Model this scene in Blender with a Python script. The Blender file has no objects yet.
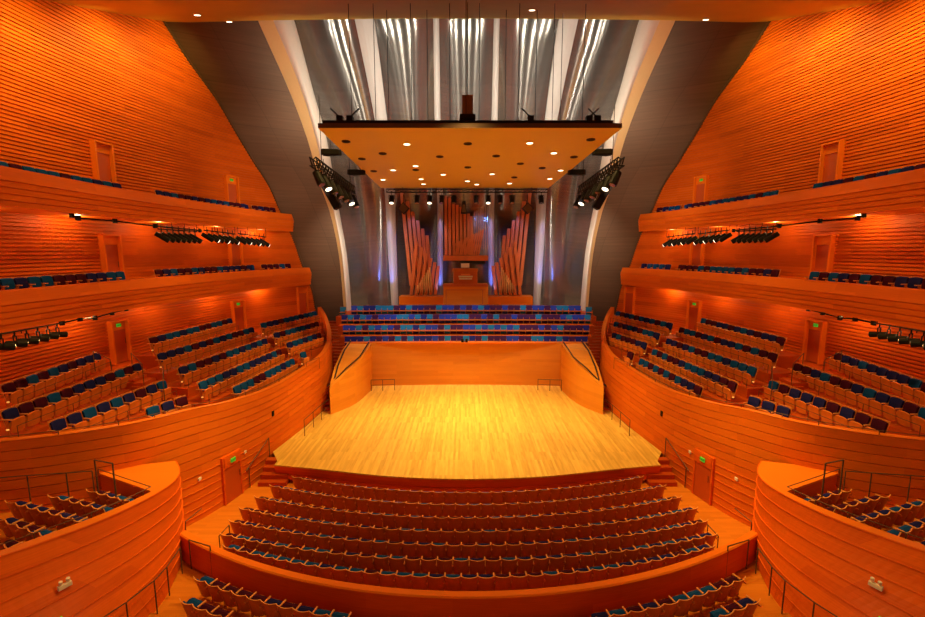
import bpy, bmesh, math, random
from mathutils import Vector, Matrix
random.seed(7)
SC = bpy.context.scene
COL = SC.collection
PI = math.pi

# ------------------------------------------------------------------ camera
FPX, CX, CY, H, X0 = 437.0, 464.0, 308.5, 10.4, -0.17
TILT = math.atan(58 / 437)
cam = bpy.data.cameras.new('camera'); camo = bpy.data.objects.new('camera', cam); COL.objects.link(camo)
camo.location = (X0, 0, H); camo.rotation_euler = (PI / 2 - TILT, 0, 0)
cam.sensor_width = 36; cam.lens = FPX / 925 * 36; cam.shift_x = -1.5 / 925; cam.clip_end = 200
SC.camera = camo
SC.view_settings.view_transform = 'Standard'; SC.view_settings.look = 'None'
SC.view_settings.gamma = 1; SC.view_settings.use_curve_mapping = False
SC.view_settings.exposure = 0.08

# world: the rest of the warm lit hall behind the viewpoint
W = bpy.data.worlds.new('hall_glow'); SC.world = W; W.use_nodes = True
W.node_tree.nodes['Background'].inputs[0].default_value = (1.0, 0.50, 0.22, 1)
W.node_tree.nodes['Background'].inputs[1].default_value = 0.22

LS = 1.0
def aim(o, tgt):
    d = Vector(tgt) - o.location
    o.rotation_euler = d.to_track_quat('-Z', 'Y').to_euler()
def spot(name, loc, tgt, watts, color, deg=60, blend=.6, size=.12):
    l = bpy.data.lights.new(name, 'SPOT'); l.energy = watts * LS; l.color = color
    l.spot_size = math.radians(deg); l.spot_blend = blend; l.shadow_soft_size = size
    o = bpy.data.objects.new(name, l); COL.objects.link(o); o.location = loc; aim(o, tgt); return o
def pointl(name, loc, watts, color, size=.1):
    l = bpy.data.lights.new(name, 'POINT'); l.energy = watts * LS; l.color = color; l.shadow_soft_size = size
    o = bpy.data.objects.new(name, l); COL.objects.link(o); o.location = loc; return o

WARM = (1.0, .66, .30); AMB = (1.0, .66, .18); WHT = (1.0, .88, .72); BLUE = (.12, .2, 1.0); GOLD = (1.0, .72, .24)
# stage downlights recessed in the canopy
for x in (-4.2, 0, 4.2):
    for y, w in ((22.6, 2700), (26.5, 3000), (30.5, 2600)):
        spot('stage_light', (x, y, 15.1), (x * .85, y + .3, 0), w * (1.3 if x == 0 else 1), (1, .68, .27), 62, 1)
# house lights in the ceiling
for x in (-9, -3, 3, 9):
    spot('house_light', (x, 20, 20.6), (x * .85, 15.0, -1), 3300, AMB, 50, 1)
for s in (-1, 1):
    spot('house_light', (s * 4, 12, 19.4), (s * 13, 12.0, 2), 2600, AMB, 62, .9)
    spot('house_light', (s * 3, 17, 20.2), (s * 10.5, 18.5, 2), 3400, AMB, 46, 1)
    spot('house_light', (s * -3, 18.5, 20.3), (s * 9.8, 26, 1.6), 13000, GOLD, 30, 1)
    spot('house_light', (s * -5, 12, 19.4), (s * 10.6, 13.5, .8), 5000, GOLD, 30, 1)
    spot('house_light', (s * 2, 19, 20.4), (s * 11, 17.0, 2.5), 9000, GOLD, 30, 1)
    spot('house_light', (s * 5, 18, 20.2), (s * 16, 20, 5), 2500, AMB, 60, .9)
    spot('house_light', (s * 5, 25, 21.6), (s * 14.5, 29, 5), 2600, AMB, 60, .9)
    spot('house_light', (s * 6, 16, 20.0), (s * 18, 18, 11), 800, AMB, 70, .9)
    spot('house_light', (s * 6, 22, 21.0), (s * 17, 30, 10), 1400, AMB, 60, .9)
    # wall washers at the top of the side walls
    for (x, y, z) in ((15.6, 12, 18.2), (16.4, 16, 19.4), (16.6, 20, 20.4), (16.5, 24, 21.8), (15.2, 27.5, 22.9)):
        spot('wall_washer', (s * x, y, z), (s * (x + 3.2), y + 1.0, z - 2.2), 950, (1.0, .72, .20), 130, 1)
    # lamps under the balconies
    for y in (12, 16.5, 21, 25.5, 30, 34):
        for z in (11.75, 7.3):
            bx_ = {12: 17.9, 16.5: 18.1, 21: 18.1, 25.5: 17.4, 30: 16.6, 34: 15.5}[y]
            pointl('soffit_lamp', (s * (bx_ + .3), y, z), 62, (1.0, .66, .28), .1)
    # unseen white spots added above the canopy to streak the metal wall
    for x, y, tx, w in ((9.6, 29.5, 9.6, 1500), (6.2, 31.5, 6.2, 1500), (3.6, 32, 4.0, 1100), (1.1, 31, 1.5, 1100)):
        spot('unseen_metal_wall_light', (s * x, y, 16.7), (s * tx, y + 4.5, 22), w, WHT, 130, 1, .03)
    spot('unseen_metal_wall_light', (s * 8.2, 31, 12.8), (s * 9.8, 40, 10), 2200, WHT, 70, .9, .03)
    spot('unseen_metal_wall_light', (s * 6.6, 33, 13.6), (s * 9.4, 40, 9), 1200, WHT, 60, .9, .03)
    spot('unseen_metal_wall_light', (s * 8.8, 24, 14), (s * 13.8, 35, 15), 2600, (1, .72, .5), 70, 1, .05)  # unseen spot added to lift the dark sail
    # blue lights washing the organ piers
    for x in (7.35, 2.2):
        spot('blue_uplight', (s * x, 40.2, 6.2), (s * (x + .5), 42.3, 9.5), 700, BLUE, 64, 1, .05)
    for x in (7.35, 2.3):
        spot('violet_downlight', (s * x, 39.6, 15.2), (s * x, 42.0, 10), 900, (.55, .45, 1.0), 30, 1, .05)
    spot('blue_uplight', (s * 4.7, 40.2, 14.2), (s * 4.8, 42.5, 9), 420, BLUE, 80, 1, .05)
    spot('organ_light', (s * 3.5, 33, 14.8), (s * 4.6, 41.6, 8), 1000, (1, .66, .4), 44, 1)
spot('organ_light', (1.2, 32.4, 14.9), (0, 41.6, 11), 700, (1, .66, .4), 34, 1)
spot('blue_uplight', (1.6, 40.5, 7.2), (.4, 42, 9), 500, BLUE, 120, 1); spot('blue_uplight', (-1.6, 40.5, 7.2), (-.4, 42, 9), 500, BLUE, 120, 1)
spot('blue_uplight', (1.3, 40.3, 13.4), (1.3, 42, 12.4), 60, (.15, .4, 1), 120, 1)
for x in (-7, -2.4, 2.4, 7):
    spot('choir_light', (x, 29, 15.0), (x * 1.05, 35, 4.5), 2300, (.82, .82, 1), 50, 1)

# ------------------------------------------------------------------ projection helpers (pixel of the photograph -> point)
CT, ST = math.cos(TILT), math.sin(TILT)
def ray(px, py):
    u = (px - CX) / FPX; v = -(py - CY) / FPX
    return Vector((u, CT + v * ST, -ST + v * CT))
def PZ(px, py, z):
    d = ray(px, py); k = (z - H) / d.z; return Vector((X0 + k * d.x, k * d.y, z))
def PY(px, py, y):
    d = ray(px, py); k = y / d.y; return Vector((X0 + k * d.x, y, H + k * d.z))
def proj(p):
    dx, dy, dz = p[0] - X0, p[1], p[2] - H
    w = dy * CT - dz * ST; v = dy * ST + dz * CT
    return CX + FPX * dx / w, CY - FPX * v / w
def curve(xs, ys):
    n = len(xs); m = []
    for i in range(n):
        if i == 0: m.append((ys[1] - ys[0]) / (xs[1] - xs[0]))
        elif i == n - 1: m.append((ys[-1] - ys[-2]) / (xs[-1] - xs[-2]))
        else: m.append((ys[i + 1] - ys[i - 1]) / (xs[i + 1] - xs[i - 1]))
    def f(x):
        i = 0
        while i < n - 2 and x > xs[i + 1]: i += 1
        h = xs[i + 1] - xs[i]; t = (x - xs[i]) / h
        if t < 0: return ys[0] + m[0] * (x - xs[0])
        if t > 1: return ys[-1] + m[-1] * (x - xs[-1])
        return ((2*t**3 - 3*t*t + 1) * ys[i] + (t**3 - 2*t*t + t) * h * m[i] + (-2*t**3 + 3*t*t) * ys[i+1] + (t**3 - t*t) * h * m[i+1])
    return f
def lin(a, b, n): return [a + (b - a) * i / (n - 1) for i in range(n)]

# ------------------------------------------------------------------ materials
def nt(name):
    m = bpy.data.materials.new(name); m.use_nodes = True
    return m, m.node_tree.nodes, m.node_tree.links, m.node_tree.nodes['Principled BSDF']
def plain(name, col, rough=.5, metal=0, spec=.5, noise=.12, scale=6):
    m, N, L, b = nt(name)
    n = N.new('ShaderNodeTexNoise'); n.inputs['Scale'].default_value = scale; n.inputs['Detail'].default_value = 4
    tc = N.new('ShaderNodeTexCoord'); L.new(tc.outputs['Object'], n.inputs['Vector'])
    mx = N.new('ShaderNodeMix'); mx.data_type = 'RGBA'
    mx.inputs[6].default_value = tuple(c * (1 - noise) for c in col) + (1,)
    mx.inputs[7].default_value = tuple(min(1, c * (1 + noise)) for c in col) + (1,)
    L.new(n.outputs['Fac'], mx.inputs[0]); L.new(mx.outputs[2], b.inputs['Base Color'])
    b.inputs['Roughness'].default_value = rough; b.inputs['Metallic'].default_value = metal
    b.inputs['Specular IOR Level'].default_value = spec
    return m
def wood(name, c1, c2, rough=.45, bw=2.4, bh=.42, grain=(1.5, 30), spec=.12, mort=0.0, swap=False):
    """boards laid out along the UV map (metres)"""
    m, N, L, b = nt(name)
    uv = N.new('ShaderNodeUVMap')
    vec = uv.outputs[0]
    if swap:
        sp = N.new('ShaderNodeSeparateXYZ'); cb = N.new('ShaderNodeCombineXYZ'); L.new(vec, sp.inputs[0])
        L.new(sp.outputs[0], cb.inputs[1]); L.new(sp.outputs[1], cb.inputs[0]); vec = cb.outputs[0]
    br = N.new('ShaderNodeTexBrick'); L.new(vec, br.inputs['Vector'])
    br.inputs['Scale'].default_value = 1; br.inputs['Brick Width'].default_value = bw; br.inputs['Row Height'].default_value = bh
    br.inputs['Mortar Size'].default_value = mort; br.inputs['Bias'].default_value = 0
    br.offset = .37; br.offset_frequency = 2
    br.inputs['Color1'].default_value = (0, 0, 0, 1); br.inputs['Color2'].default_value = (1, 1, 1, 1); br.inputs['Mortar'].default_value = (0, 0, 0, 1)
    mp = N.new('ShaderNodeMapping'); mp.inputs['Scale'].default_value = (grain[0], grain[1], 1); L.new(vec, mp.inputs[0])
    n = N.new('ShaderNodeTexNoise'); n.inputs['Scale'].default_value = 1; n.inputs['Detail'].default_value = 5; L.new(mp.outputs[0], n.inputs['Vector'])
    n2 = N.new('ShaderNodeTexNoise'); n2.inputs['Scale'].default_value = .25; L.new(vec, n2.inputs['Vector'])
    a = N.new('ShaderNodeMath'); a.operation = 'MULTIPLY_ADD'; a.inputs[1].default_value = .45; L.new(br.outputs['Color'], a.inputs[0])
    g = N.new('ShaderNodeMath'); g.operation = 'MULTIPLY'; g.inputs[1].default_value = .75; L.new(n.outputs['Fac'], g.inputs[0]); L.new(g.outputs[0], a.inputs[2])
    mx = N.new('ShaderNodeMix'); mx.data_type = 'RGBA'; mx.inputs[6].default_value = (*c1, 1); mx.inputs[7].default_value = (*c2, 1)
    L.new(a.outputs[0], mx.inputs[0]); L.new(mx.outputs[2], b.inputs['Base Color'])
    b.inputs['Roughness'].default_value = rough; b.inputs['Specular IOR Level'].default_value = spec
    return m
def metal_mesh(name, col, rough, seam=2.6, streak=.5, spec=.5, metal=.85, aniso=0):
    """woven metal cloth: fine horizontal wires, panel seams; UV in metres"""
    m, N, L, b = nt(name)
    uv = N.new('ShaderNodeUVMap')
    mp = N.new('ShaderNodeMapping'); mp.inputs['Scale'].default_value = (.3, 7, 1); L.new(uv.outputs[0], mp.inputs[0])
    n = N.new('ShaderNodeTexNoise'); n.inputs['Scale'].default_value = 1; n.inputs['Detail'].default_value = 6; L.new(mp.outputs[0], n.inputs['Vector'])
    br = N.new('ShaderNodeTexBrick'); L.new(uv.outputs[0], br.inputs['Vector']); br.inputs['Scale'].default_value = 1
    br.inputs['Brick Width'].default_value = seam; br.inputs['Row Height'].default_value = seam; br.inputs['Mortar Size'].default_value = .025
    br.inputs['Color1'].default_value = (.85, .85, .85, 1); br.inputs['Color2'].default_value = (1, 1, 1, 1); br.inputs['Mortar'].default_value = (.7, .7, .7, 1)
    br.offset = 0
    mx = N.new('ShaderNodeMix'); mx.data_type = 'RGBA'
    mx.inputs[6].default_value = tuple(c * (1 - streak) for c in col) + (1,); mx.inputs[7].default_value = (*col, 1)
    L.new(n.outputs['Fac'], mx.inputs[0])
    mu = N.new('ShaderNodeMix'); mu.data_type = 'RGBA'; mu.blend_type = 'MULTIPLY'; mu.inputs[0].default_value = 1
    L.new(mx.outputs[2], mu.inputs[6]); L.new(br.outputs['Color'], mu.inputs[7]); L.new(mu.outputs[2], b.inputs['Base Color'])
    b.inputs['Metallic'].default_value = metal; b.inputs['Roughness'].default_value = rough
    if aniso:
        b.inputs['Anisotropic'].default_value = aniso; b.inputs['Anisotropic Rotation'].default_value = .25
        tg = N.new('ShaderNodeTangent'); tg.direction_type = 'UV_MAP'; L.new(tg.outputs[0], b.inputs['Tangent'])
    bp = N.new('ShaderNodeBump'); bp.inputs['Strength'].default_value = .12; bp.inputs['Distance'].default_value = .02
    L.new(n.outputs['Fac'], bp.inputs['Height']); L.new(bp.outputs[0], b.inputs['Normal'])
    return m
def glow(name, col, strength):
    m, N, L, b = nt(name)
    b.inputs['Base Color'].default_value = (*col, 1); b.inputs['Emission Color'].default_value = (*col, 1); b.inputs['Emission Strength'].default_value = strength
    return m

M = {}
M['slat'] = wood('slatted_cherry_wall', (.46, .066, .003), (.80, .165, .008), .5, 3.2, .76)
M['board'] = wood('cherry_boards', (.54, .066, .003), (.82, .142, .006), .42, 2.6, .45)
M['board2'] = wood('terrace_wall_boards', (.54, .088, .004), (.82, .19, .010), .42, 2.6, .45)
M['fascia'] = wood('cherry_fascia', (.58, .090, .004), (.84, .175, .009), .45, 3.0, .3)
M['cap'] = wood('cherry_cap', (.72, .15, .006), (.84, .21, .012), .4, 4, 5)
M['stagewall'] = wood('stage_wall_wood', (.70, .24, .02), (.86, .35, .035), .45, 3.2, .25)
M['floor'] = wood('aisle_floor_oak', (.50, .125, .008), (.72, .215, .016), .4, 2.2, .14)
M['stage'] = wood('stage_floor_maple', (.50, .25, .03), (.92, .61, .12), .35, 2.4, .12, grain=(1.2, 9), swap=True)
M['step'] = wood('step_wood', (.38, .045, .003), (.56, .085, .006), .5, 2, .4)
M['seatwood'] = plain('seat_shell_cherry', (.56, .15, .02), .42, scale=5, spec=.25, noise=.25)
M['speaker'] = plain('brown_speaker_cabinet', (.24, .10, .04), .6)
M['leaf'] = plain('door_leaf_cherry', (.50, .075, .006), .45, scale=1)
M['panwood'] = plain('seat_pan_cherry', (.66, .17, .018), .42, scale=5, noise=.25)
M['seatedge'] = plain('seat_arm_beech', (.78, .30, .07), .45)
M['darkband'] = plain('black_inlay', (.012, .01, .01), .5)
M['ceil'] = plain('ceiling_plaster', (.62, .36, .03), .7, scale=.5)
M['canopy'] = plain('canopy_wood_veneer', (.95, .72, .10), .6, scale=.6, noise=.05)
M['black'] = plain('black_steel', (.008, .006, .005), .6, spec=.2)
M['rail'] = plain('bronze_rail_metal', (.12, .065, .035), .6, .4)
M['meshdark'] = metal_mesh('dark_bronze_metal_cloth', (.17, .095, .05), .55, 3.0, .5, metal=.5)
M['meshgrey'] = metal_mesh('silver_metal_cloth', (.46, .43, .385), .19, 2.6, .6, metal=.8, aniso=.95)
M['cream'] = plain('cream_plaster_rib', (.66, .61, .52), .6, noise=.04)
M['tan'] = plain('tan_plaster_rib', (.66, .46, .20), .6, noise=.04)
M['pier'] = plain('white_plaster_pier', (.46, .42, .38), .6, noise=.04)
M['pipewood'] = plain('organ_pipe_cherry', (.56, .14, .035), .4, spec=.2, noise=.2, scale=2)
M['pipebrass'] = plain('organ_pipe_brass', (.80, .60, .28), .28, .9)
M['pipetin'] = plain('organ_pipe_tin', (.62, .64, .70), .25, .9)
M['teal'] = plain('teal_upholstery', (.004, .058, .24), .85, spec=.1)
M['navy'] = plain('navy_upholstery', (.012, .013, .11), .85, spec=.1)
M['maroon'] = plain('plum_upholstery', (.05, .004, .02), .85, spec=.1)
M['cteal'] = plain('choir_teal_upholstery', (.008, .26, .52), .85)
M['cblue'] = plain('choir_blue_upholstery', (.02, .07, .50), .85)
M['cnavy'] = plain('choir_navy_upholstery', (.012, .025, .24), .85)
M['cplum'] = plain('choir_plum_upholstery', (.06, .010, .085), .85)
M['exit'] = glow('exit_sign_green', (.08, .55, .03), .45)
M['lamp'] = glow('lit_lamp_glass', (1, .86, .6), 3.5)
M['dim'] = glow('small_aisle_lamp', (1, .5, .1), .7)
M['white'] = plain('white_plastic', (.8, .75, .65), .5)

# ------------------------------------------------------------------ mesh helpers
def link(name, me, mat, parent=None):
    me.materials.clear(); me.materials.append(M[mat] if isinstance(mat, str) else mat)
    o = bpy.data.objects.new(name, me); COL.objects.link(o)
    if parent: o.parent = parent
    return o
def tag(o, label=None, cat=None, group=None, kind=None):
    if label: o['label'] = label
    if cat: o['category'] = cat
    if group: o['group'] = group
    if kind: o['kind'] = kind
    return o
def empty(name, loc, rz=0):
    o = bpy.data.objects.new(name, None); COL.objects.link(o); o.location = loc; o.rotation_euler = (0, 0, rz)
    o.empty_display_size = .1; return o
def grid(name, rows, mat, parent=None, smooth=False, close=False, flip=False):
    """rows: list of lists of points; UV in metres (u along a row, v across rows)"""
    nr, nc = len(rows), len(rows[0])
    me = bpy.data.meshes.new(name); vs = [tuple(p) for r in rows for p in r]; fs = []
    for i in range(nr - 1):
        for j in range(nc - 1):
            f = (i*nc + j, i*nc + j + 1, (i+1)*nc + j + 1, (i+1)*nc + j)
            fs.append(f[::-1] if flip else f)
    me.from_pydata(vs, [], fs)
    U = []; V = [0]
    for r in rows:
        u = [0]
        for j in range(1, nc): u.append(u[-1] + (Vector(r[j]) - Vector(r[j-1])).length)
        U.append(u)
    mid = nc // 2
    for i in range(1, nr): V.append(V[-1] + (Vector(rows[i][mid]) - Vector(rows[i-1][mid])).length)
    uvl = me.uv_layers.new(name='UVMap')
    for l in me.loops:
        vi = l.vertex_index; uvl.data[l.index].uv = (U[vi // nc][vi % nc], V[vi // nc])
    if smooth: me.shade_smooth()
    return link(name, me, mat, parent)
class MB:
    def __init__(s): s.bm = bmesh.new(); s.uv = s.bm.loops.layers.uv.new('UVMap')
    def face(s, pts):
        vs = [s.bm.verts.new(p) for p in pts]; f = s.bm.faces.new(vs)
        for l in f.loops: l[s.uv].uv = (l.vert.co.x, l.vert.co.y + l.vert.co.z)
        return f
    def box(s, c, d, rz=0, mat=None, taper=1):
        c = Vector(c); R = mat or Matrix.Rotation(rz, 3, 'Z'); P = []
        for z in (-1, 1):
            k = 1 if z < 0 else taper
            for x, y in ((-1, -1), (1, -1), (1, 1), (-1, 1)):
                P.append(c + R @ Vector((x*d[0]/2*k, y*d[1]/2*k, z*d[2]/2)))
        v = [s.bm.verts.new(p) for p in P]
        for f in ((3,2,1,0), (4,5,6,7), (0,1,5,4), (1,2,6,5), (2,3,7,6), (3,0,4,7)):
            ff = s.bm.faces.new([v[i] for i in f])
            for l in ff.loops: l[s.uv].uv = (l.vert.co.x + l.vert.co.y*.01, l.vert.co.y + l.vert.co.z)
        return s
    def prism(s, poly, z0, z1):
        """poly: list of (x,y); z0, z1 may be numbers or lists per vertex"""
        n = len(poly); a = z0 if isinstance(z0, list) else [z0]*n; b = z1 if isinstance(z1, list) else [z1]*n
        lo = [s.bm.verts.new((p[0], p[1], a[i])) for i, p in enumerate(poly)]
        hi = [s.bm.verts.new((p[0], p[1], b[i])) for i, p in enumerate(poly)]
        F = [s.bm.faces.new(hi), s.bm.faces.new(lo[::-1])]
        for i in range(n): F.append(s.bm.faces.new((lo[i], lo[(i+1) % n], hi[(i+1) % n], hi[i])))
        for f in F:
            for l in f.loops:
                c = l.vert.co; l[s.uv].uv = (c.x, c.y) if f in F[:2] else (c.x + c.y, c.z)
        return s
    def bar(s, a, b, w, d=None, r0=None, n=4, r1=None, cap=True):
        """square (n=4) or round bar from a to b"""
        a, b = Vector(a), Vector(b); ax = (b - a).normalized()
        up = Vector((0, 0, 1)) if abs(ax.z) < .95 else Vector((0, 1, 0))
        X = ax.cross(up).normalized(); Y = X.cross(ax).normalized()
        d = w if d is None else d; rings = []
        for p, k in ((a, 1), (b, 1 if r1 is None else r1)):
            ring = []
            for i in range(n):
                t = 2*PI*(i + .5)/n; q = math.sqrt(2) if n == 4 else 1
                ring.append(s.bm.verts.new(p + X*math.cos(t)*w/2*q*k + Y*math.sin(t)*d/2*q*k))
            rings.append(ring)
        for i in range(n):
            f = s.bm.faces.new((rings[0][i], rings[0][(i+1) % n], rings[1][(i+1) % n], rings[1][i]))
            for l in f.loops: l[s.uv].uv = (l.vert.co.z, l.vert.co.x)
        if cap: s.bm.faces.new(rings[0][::-1]); s.bm.faces.new(rings[1])
        return s
    def path(s, pts, w, n=6):
        for a, b in zip(pts, pts[1:]):
            if (Vector(a) - Vector(b)).length > 1e-4: s.bar(a, b, w, n=n)
        return s
    def build(s, name, mat, parent=None, bevel=0, smooth=False):
        bmesh.ops.recalc_face_normals(s.bm, faces=s.bm.faces)
        me = bpy.data.meshes.new(name); s.bm.to_mesh(me); s.bm.free()
        if smooth: me.shade_smooth()
        o = link(name, me, mat, parent)
        if bevel:
            md = o.modifiers.new('bevel', 'BEVEL'); md.width = bevel; md.segments = 2
        return o
def struct(o): o['kind'] = 'structure'; return o
def grooves(z0, z1, pitch, gap=.03, depth=.04):
    """profile of (outward offset, z) with a recessed shadow gap above each board"""
    n = max(1, round((z1 - z0) / pitch)); p = (z1 - z0) / n; out = []
    for i in range(n):
        a = z0 + i * p
        out += [(0, a), (0, a + p - gap), (-depth, a + p - gap), (-depth, a + p)]
    out.append((0, z1)); return out
def normals2(pts, side):
    N = []
    for i in range(len(pts)):
        a = Vector(pts[max(0, i-1)][:2]); b = Vector(pts[min(len(pts)-1, i+1)][:2]); t = (b - a).normalized()
        N.append(Vector((t.y, -t.x)) * side)
    return N
def sd(s): return 'left' if s < 0 else 'right'
ORD = ['', 'first','second','third','fourth','fifth','sixth','seventh','eighth','ninth','tenth','eleventh','twelfth','thirteenth','fourteenth','fifteenth','sixteenth','seventeenth','eighteenth','nineteenth','twentieth']
def ordn(i):
    if i <= 20: return ORD[i]
    if i == 30: return 'thirtieth'
    if i == 40: return 'fortieth'
    return {2: 'twenty', 3: 'thirty', 4: 'forty'}[i // 10] + '-' + ORD[i % 10]

# ------------------------------------------------------------------ plan curves (x>0 values are half widths; y is depth)
Wx = curve([-2, 8, 15, 20.5, 24.5, 28, 31.6, 34.6, 37, 38.6, 40], [17.6, 19.2, 19.6, 19.5, 19.1, 18.5, 17.6, 16.3, 14.7, 13.3, 11.9])
Px = curve([13.5, 13.85, 14.25, 14.85, 15.65, 16.8, 18.3, 20.5, 23, 25.5, 28.5, 31, 33.5, 36, 38], [19.3, 17.2, 15.4, 13.7, 12.3, 11.45, 10.9, 10.35, 9.95, 9.6, 9.4, 9.75, 10.6, 11.7, 12.7])
Pz = curve([13.5, 14.25, 15.6, 17, 19, 22.3, 25.5, 28.5, 32, 36, 38], [3.92, 3.97, 4.03, 3.98, 3.65, 3.35, 3.48, 3.7, 4.4, 5.2, 5.5])
Ax = curve([2, 10, 15.8, 20, 24, 28, 32, 35, 36.6], [15.2, 16.2, 16.4, 16.6, 16.5, 16.2, 15.6, 14.9, 14.35])
Bx = curve([2, 10, 15.6, 20, 24, 28, 32, 35, 37.5], [15.6, 16.6, 16.8, 16.9, 16.7, 16.2, 15.5, 14.6, 13.4])
# boundary where the slatted wall meets the dark metal sail
def onW(px, py):
    lo, hi = 2.0, 40.0
    r = (464 - px) / FPX
    for _ in range(50):
        m = (lo + hi) / 2; d = ray(px, py); x = -X0 - d.x / d.y * m
        if x < Wx(m): lo = m
        else: hi = m
    return PY(px, py, lo)
bpts = [onW(*p) for p in ((164.4, 23), (188, 60), (215, 97), (235, 131), (255, 164), (268.5, 184.6), (278.5, 207), (292.7, 237), (301.4, 262.7), (311, 286.5), (315.4, 308))]
bz = [p.z for p in bpts][::-1]; by = [p.y for p in bpts][::-1]
BY = curve(bz, by)
print('boundary', [(round(p.x, 1), round(p.y, 1), round(p.z, 1)) for p in bpts])
CE_Y, CE_Z = 29.2, 24.4
def ceil_z(y):
    t = CE_Y - y
    return CE_Z - .35 * t if t < 9 else CE_Z - 3.15 - .16 * (t - 9)

# ------------------------------------------------------------------ side walls
for s in (-1, 1):
    rows = []
    prof = grooves(3.4, 25.4, .175, .06, .11)
    ny = 64
    for off, z in prof:
        ye = BY(min(max(z, bz[0]), 24.9)); ye = min(ye, 39.5)
        r = []
        for j in range(ny):
            y = -2 + (ye + 2) * j / (ny - 1)
            r.append((s * (Wx(y) - off), y, z))
        rows.append(r)
    struct(grid('wall_' + sd(s), rows, 'slat', flip=s > 0))
    # soffit / roof edge of the plaster ceiling is one object for both sides (below)

# ceiling
rows = []
for y in lin(CE_Y, -2, 26):
    z = ceil_z(y); rows.append([(Wx(min(y, 39)) * k, y, z + .25 * (1 - k * k)) for k in lin(-1.01, 1.01, 25)])
rows.insert(0, [(p[0], p[1] + .02, p[2] + .5) for p in rows[0]])
struct(grid('ceiling', rows, 'ceil', smooth=False))
cl = 0
for px, py in ((196, 12), (228, 19), (706, 17), (684, 21), (230, 23), (180, 23), (530, 10), (396, 12)):
    pass
def ceiling_lamp(px, py, label):
    d = ray(px, py); k = 20.0
    for _ in range(40):
        y = d.y * k; k = k + (ceil_z(y) + .2 - (H + d.z * k)) / (d.z - .35 * d.y)
    x, y = X0 + d.x * k, d.y * k; z = ceil_z(y) + .25 * (1 - (x / Wx(y)) ** 2)
    r = empty('ceiling_lamp', (x, y, z - .03)); r.rotation_euler = (-math.atan(.35) * -1, 0, 0)
    tag(r, label, 'ceiling lamp', 'downlights in the ceiling edge')
    MB().bar((0, 0, -.02), (0, 0, .06), .42, n=16).build('housing', 'ceil', r)
    MB().bar((0, 0, -.04), (0, 0, -.02), .32, n=16).build('lens', 'lamp', r)
ceiling_lamp(197, 12, 'round lit ceiling downlight farther from the edge, upper left of the hall')
ceiling_lamp(229, 19, 'round lit ceiling downlight just above the edge over the left metal sail')
ceiling_lamp(706, 17, 'round lit ceiling downlight above the right metal sail')
ceiling_lamp(532, 10, 'small round ceiling downlight near the middle of the ceiling')

# ------------------------------------------------------------------ metal sails, ribs and piers behind the stage
def spl(ptsxy, depth, n=22):
    """pixel polyline -> smooth 3-D curve, depth given as a function of the pixel row"""
    xs = curve([p[1] for p in ptsxy], [p[0] for p in ptsxy]); y0, y1 = ptsxy[0][1], ptsxy[-1][1]
    return [PY(xs(t), t, depth(t)) for t in lin(y0, y1, n)]
dS = curve([5, 23, 90, 144, 191, 253, 312], [29.5, 30.4, 33.6, 35.9, 37.4, 38.9, 40.1])
dP = curve([5, 23, 60, 121, 191, 250, 312], [31.6, 32.4, 34.6, 38.0, 40.8, 41.7, 42.2])
E1 = [(253, 8), (259, 23), (289, 90), (309, 144), (318, 180), (329, 209), (338.6, 253), (344, 312)]     # dark sail | tan strip
E2 = [(268, 8), (275, 23), (302, 90), (318, 144), (325, 180), (333.5, 209), (342, 253), (347, 312)]    # tan | cream
E3 = [(289, 8), (294, 23), (312, 90), (326, 140), (333, 180), (339, 215), (346, 255), (351, 312)]     # cream | silver cloth
A1 = [(351, 6), (355.5, 23), (375, 121), (384.5, 191), (388, 250), (391.5, 306)]
A2 = [(370, 6), (374.5, 23), (387, 121), (394, 191), (396.5, 250), (398, 306)]
B1 = [(432.6, 6), (433.3, 23), (434.6, 121), (437.2, 191), (437.4, 250), (437.4, 306)]
B2 = [(438.6, 6), (439, 23), (440.5, 121), (442.8, 191), (443, 250), (443, 306)]
def mir(pts, s): return [Vector((-p.x if s > 0 else p.x, p.y, p.z)) for p in pts]
def ruled(name, a, b, mat, nu=14, bulge=0, flip=False):
    """surface between two rails; bulge pushes the middle away from the audience"""
    rows = []
    for p, q in zip(a, b):
        rows.append([p.lerp(q, u) + Vector((0, bulge * 4 * u * (1 - u), 0)) for u in lin(0, 1, nu)])
    return grid(name, rows, mat, smooth=True, flip=flip)
def shiftp(pts, v): return [p + Vector(v) for p in pts]
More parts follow.
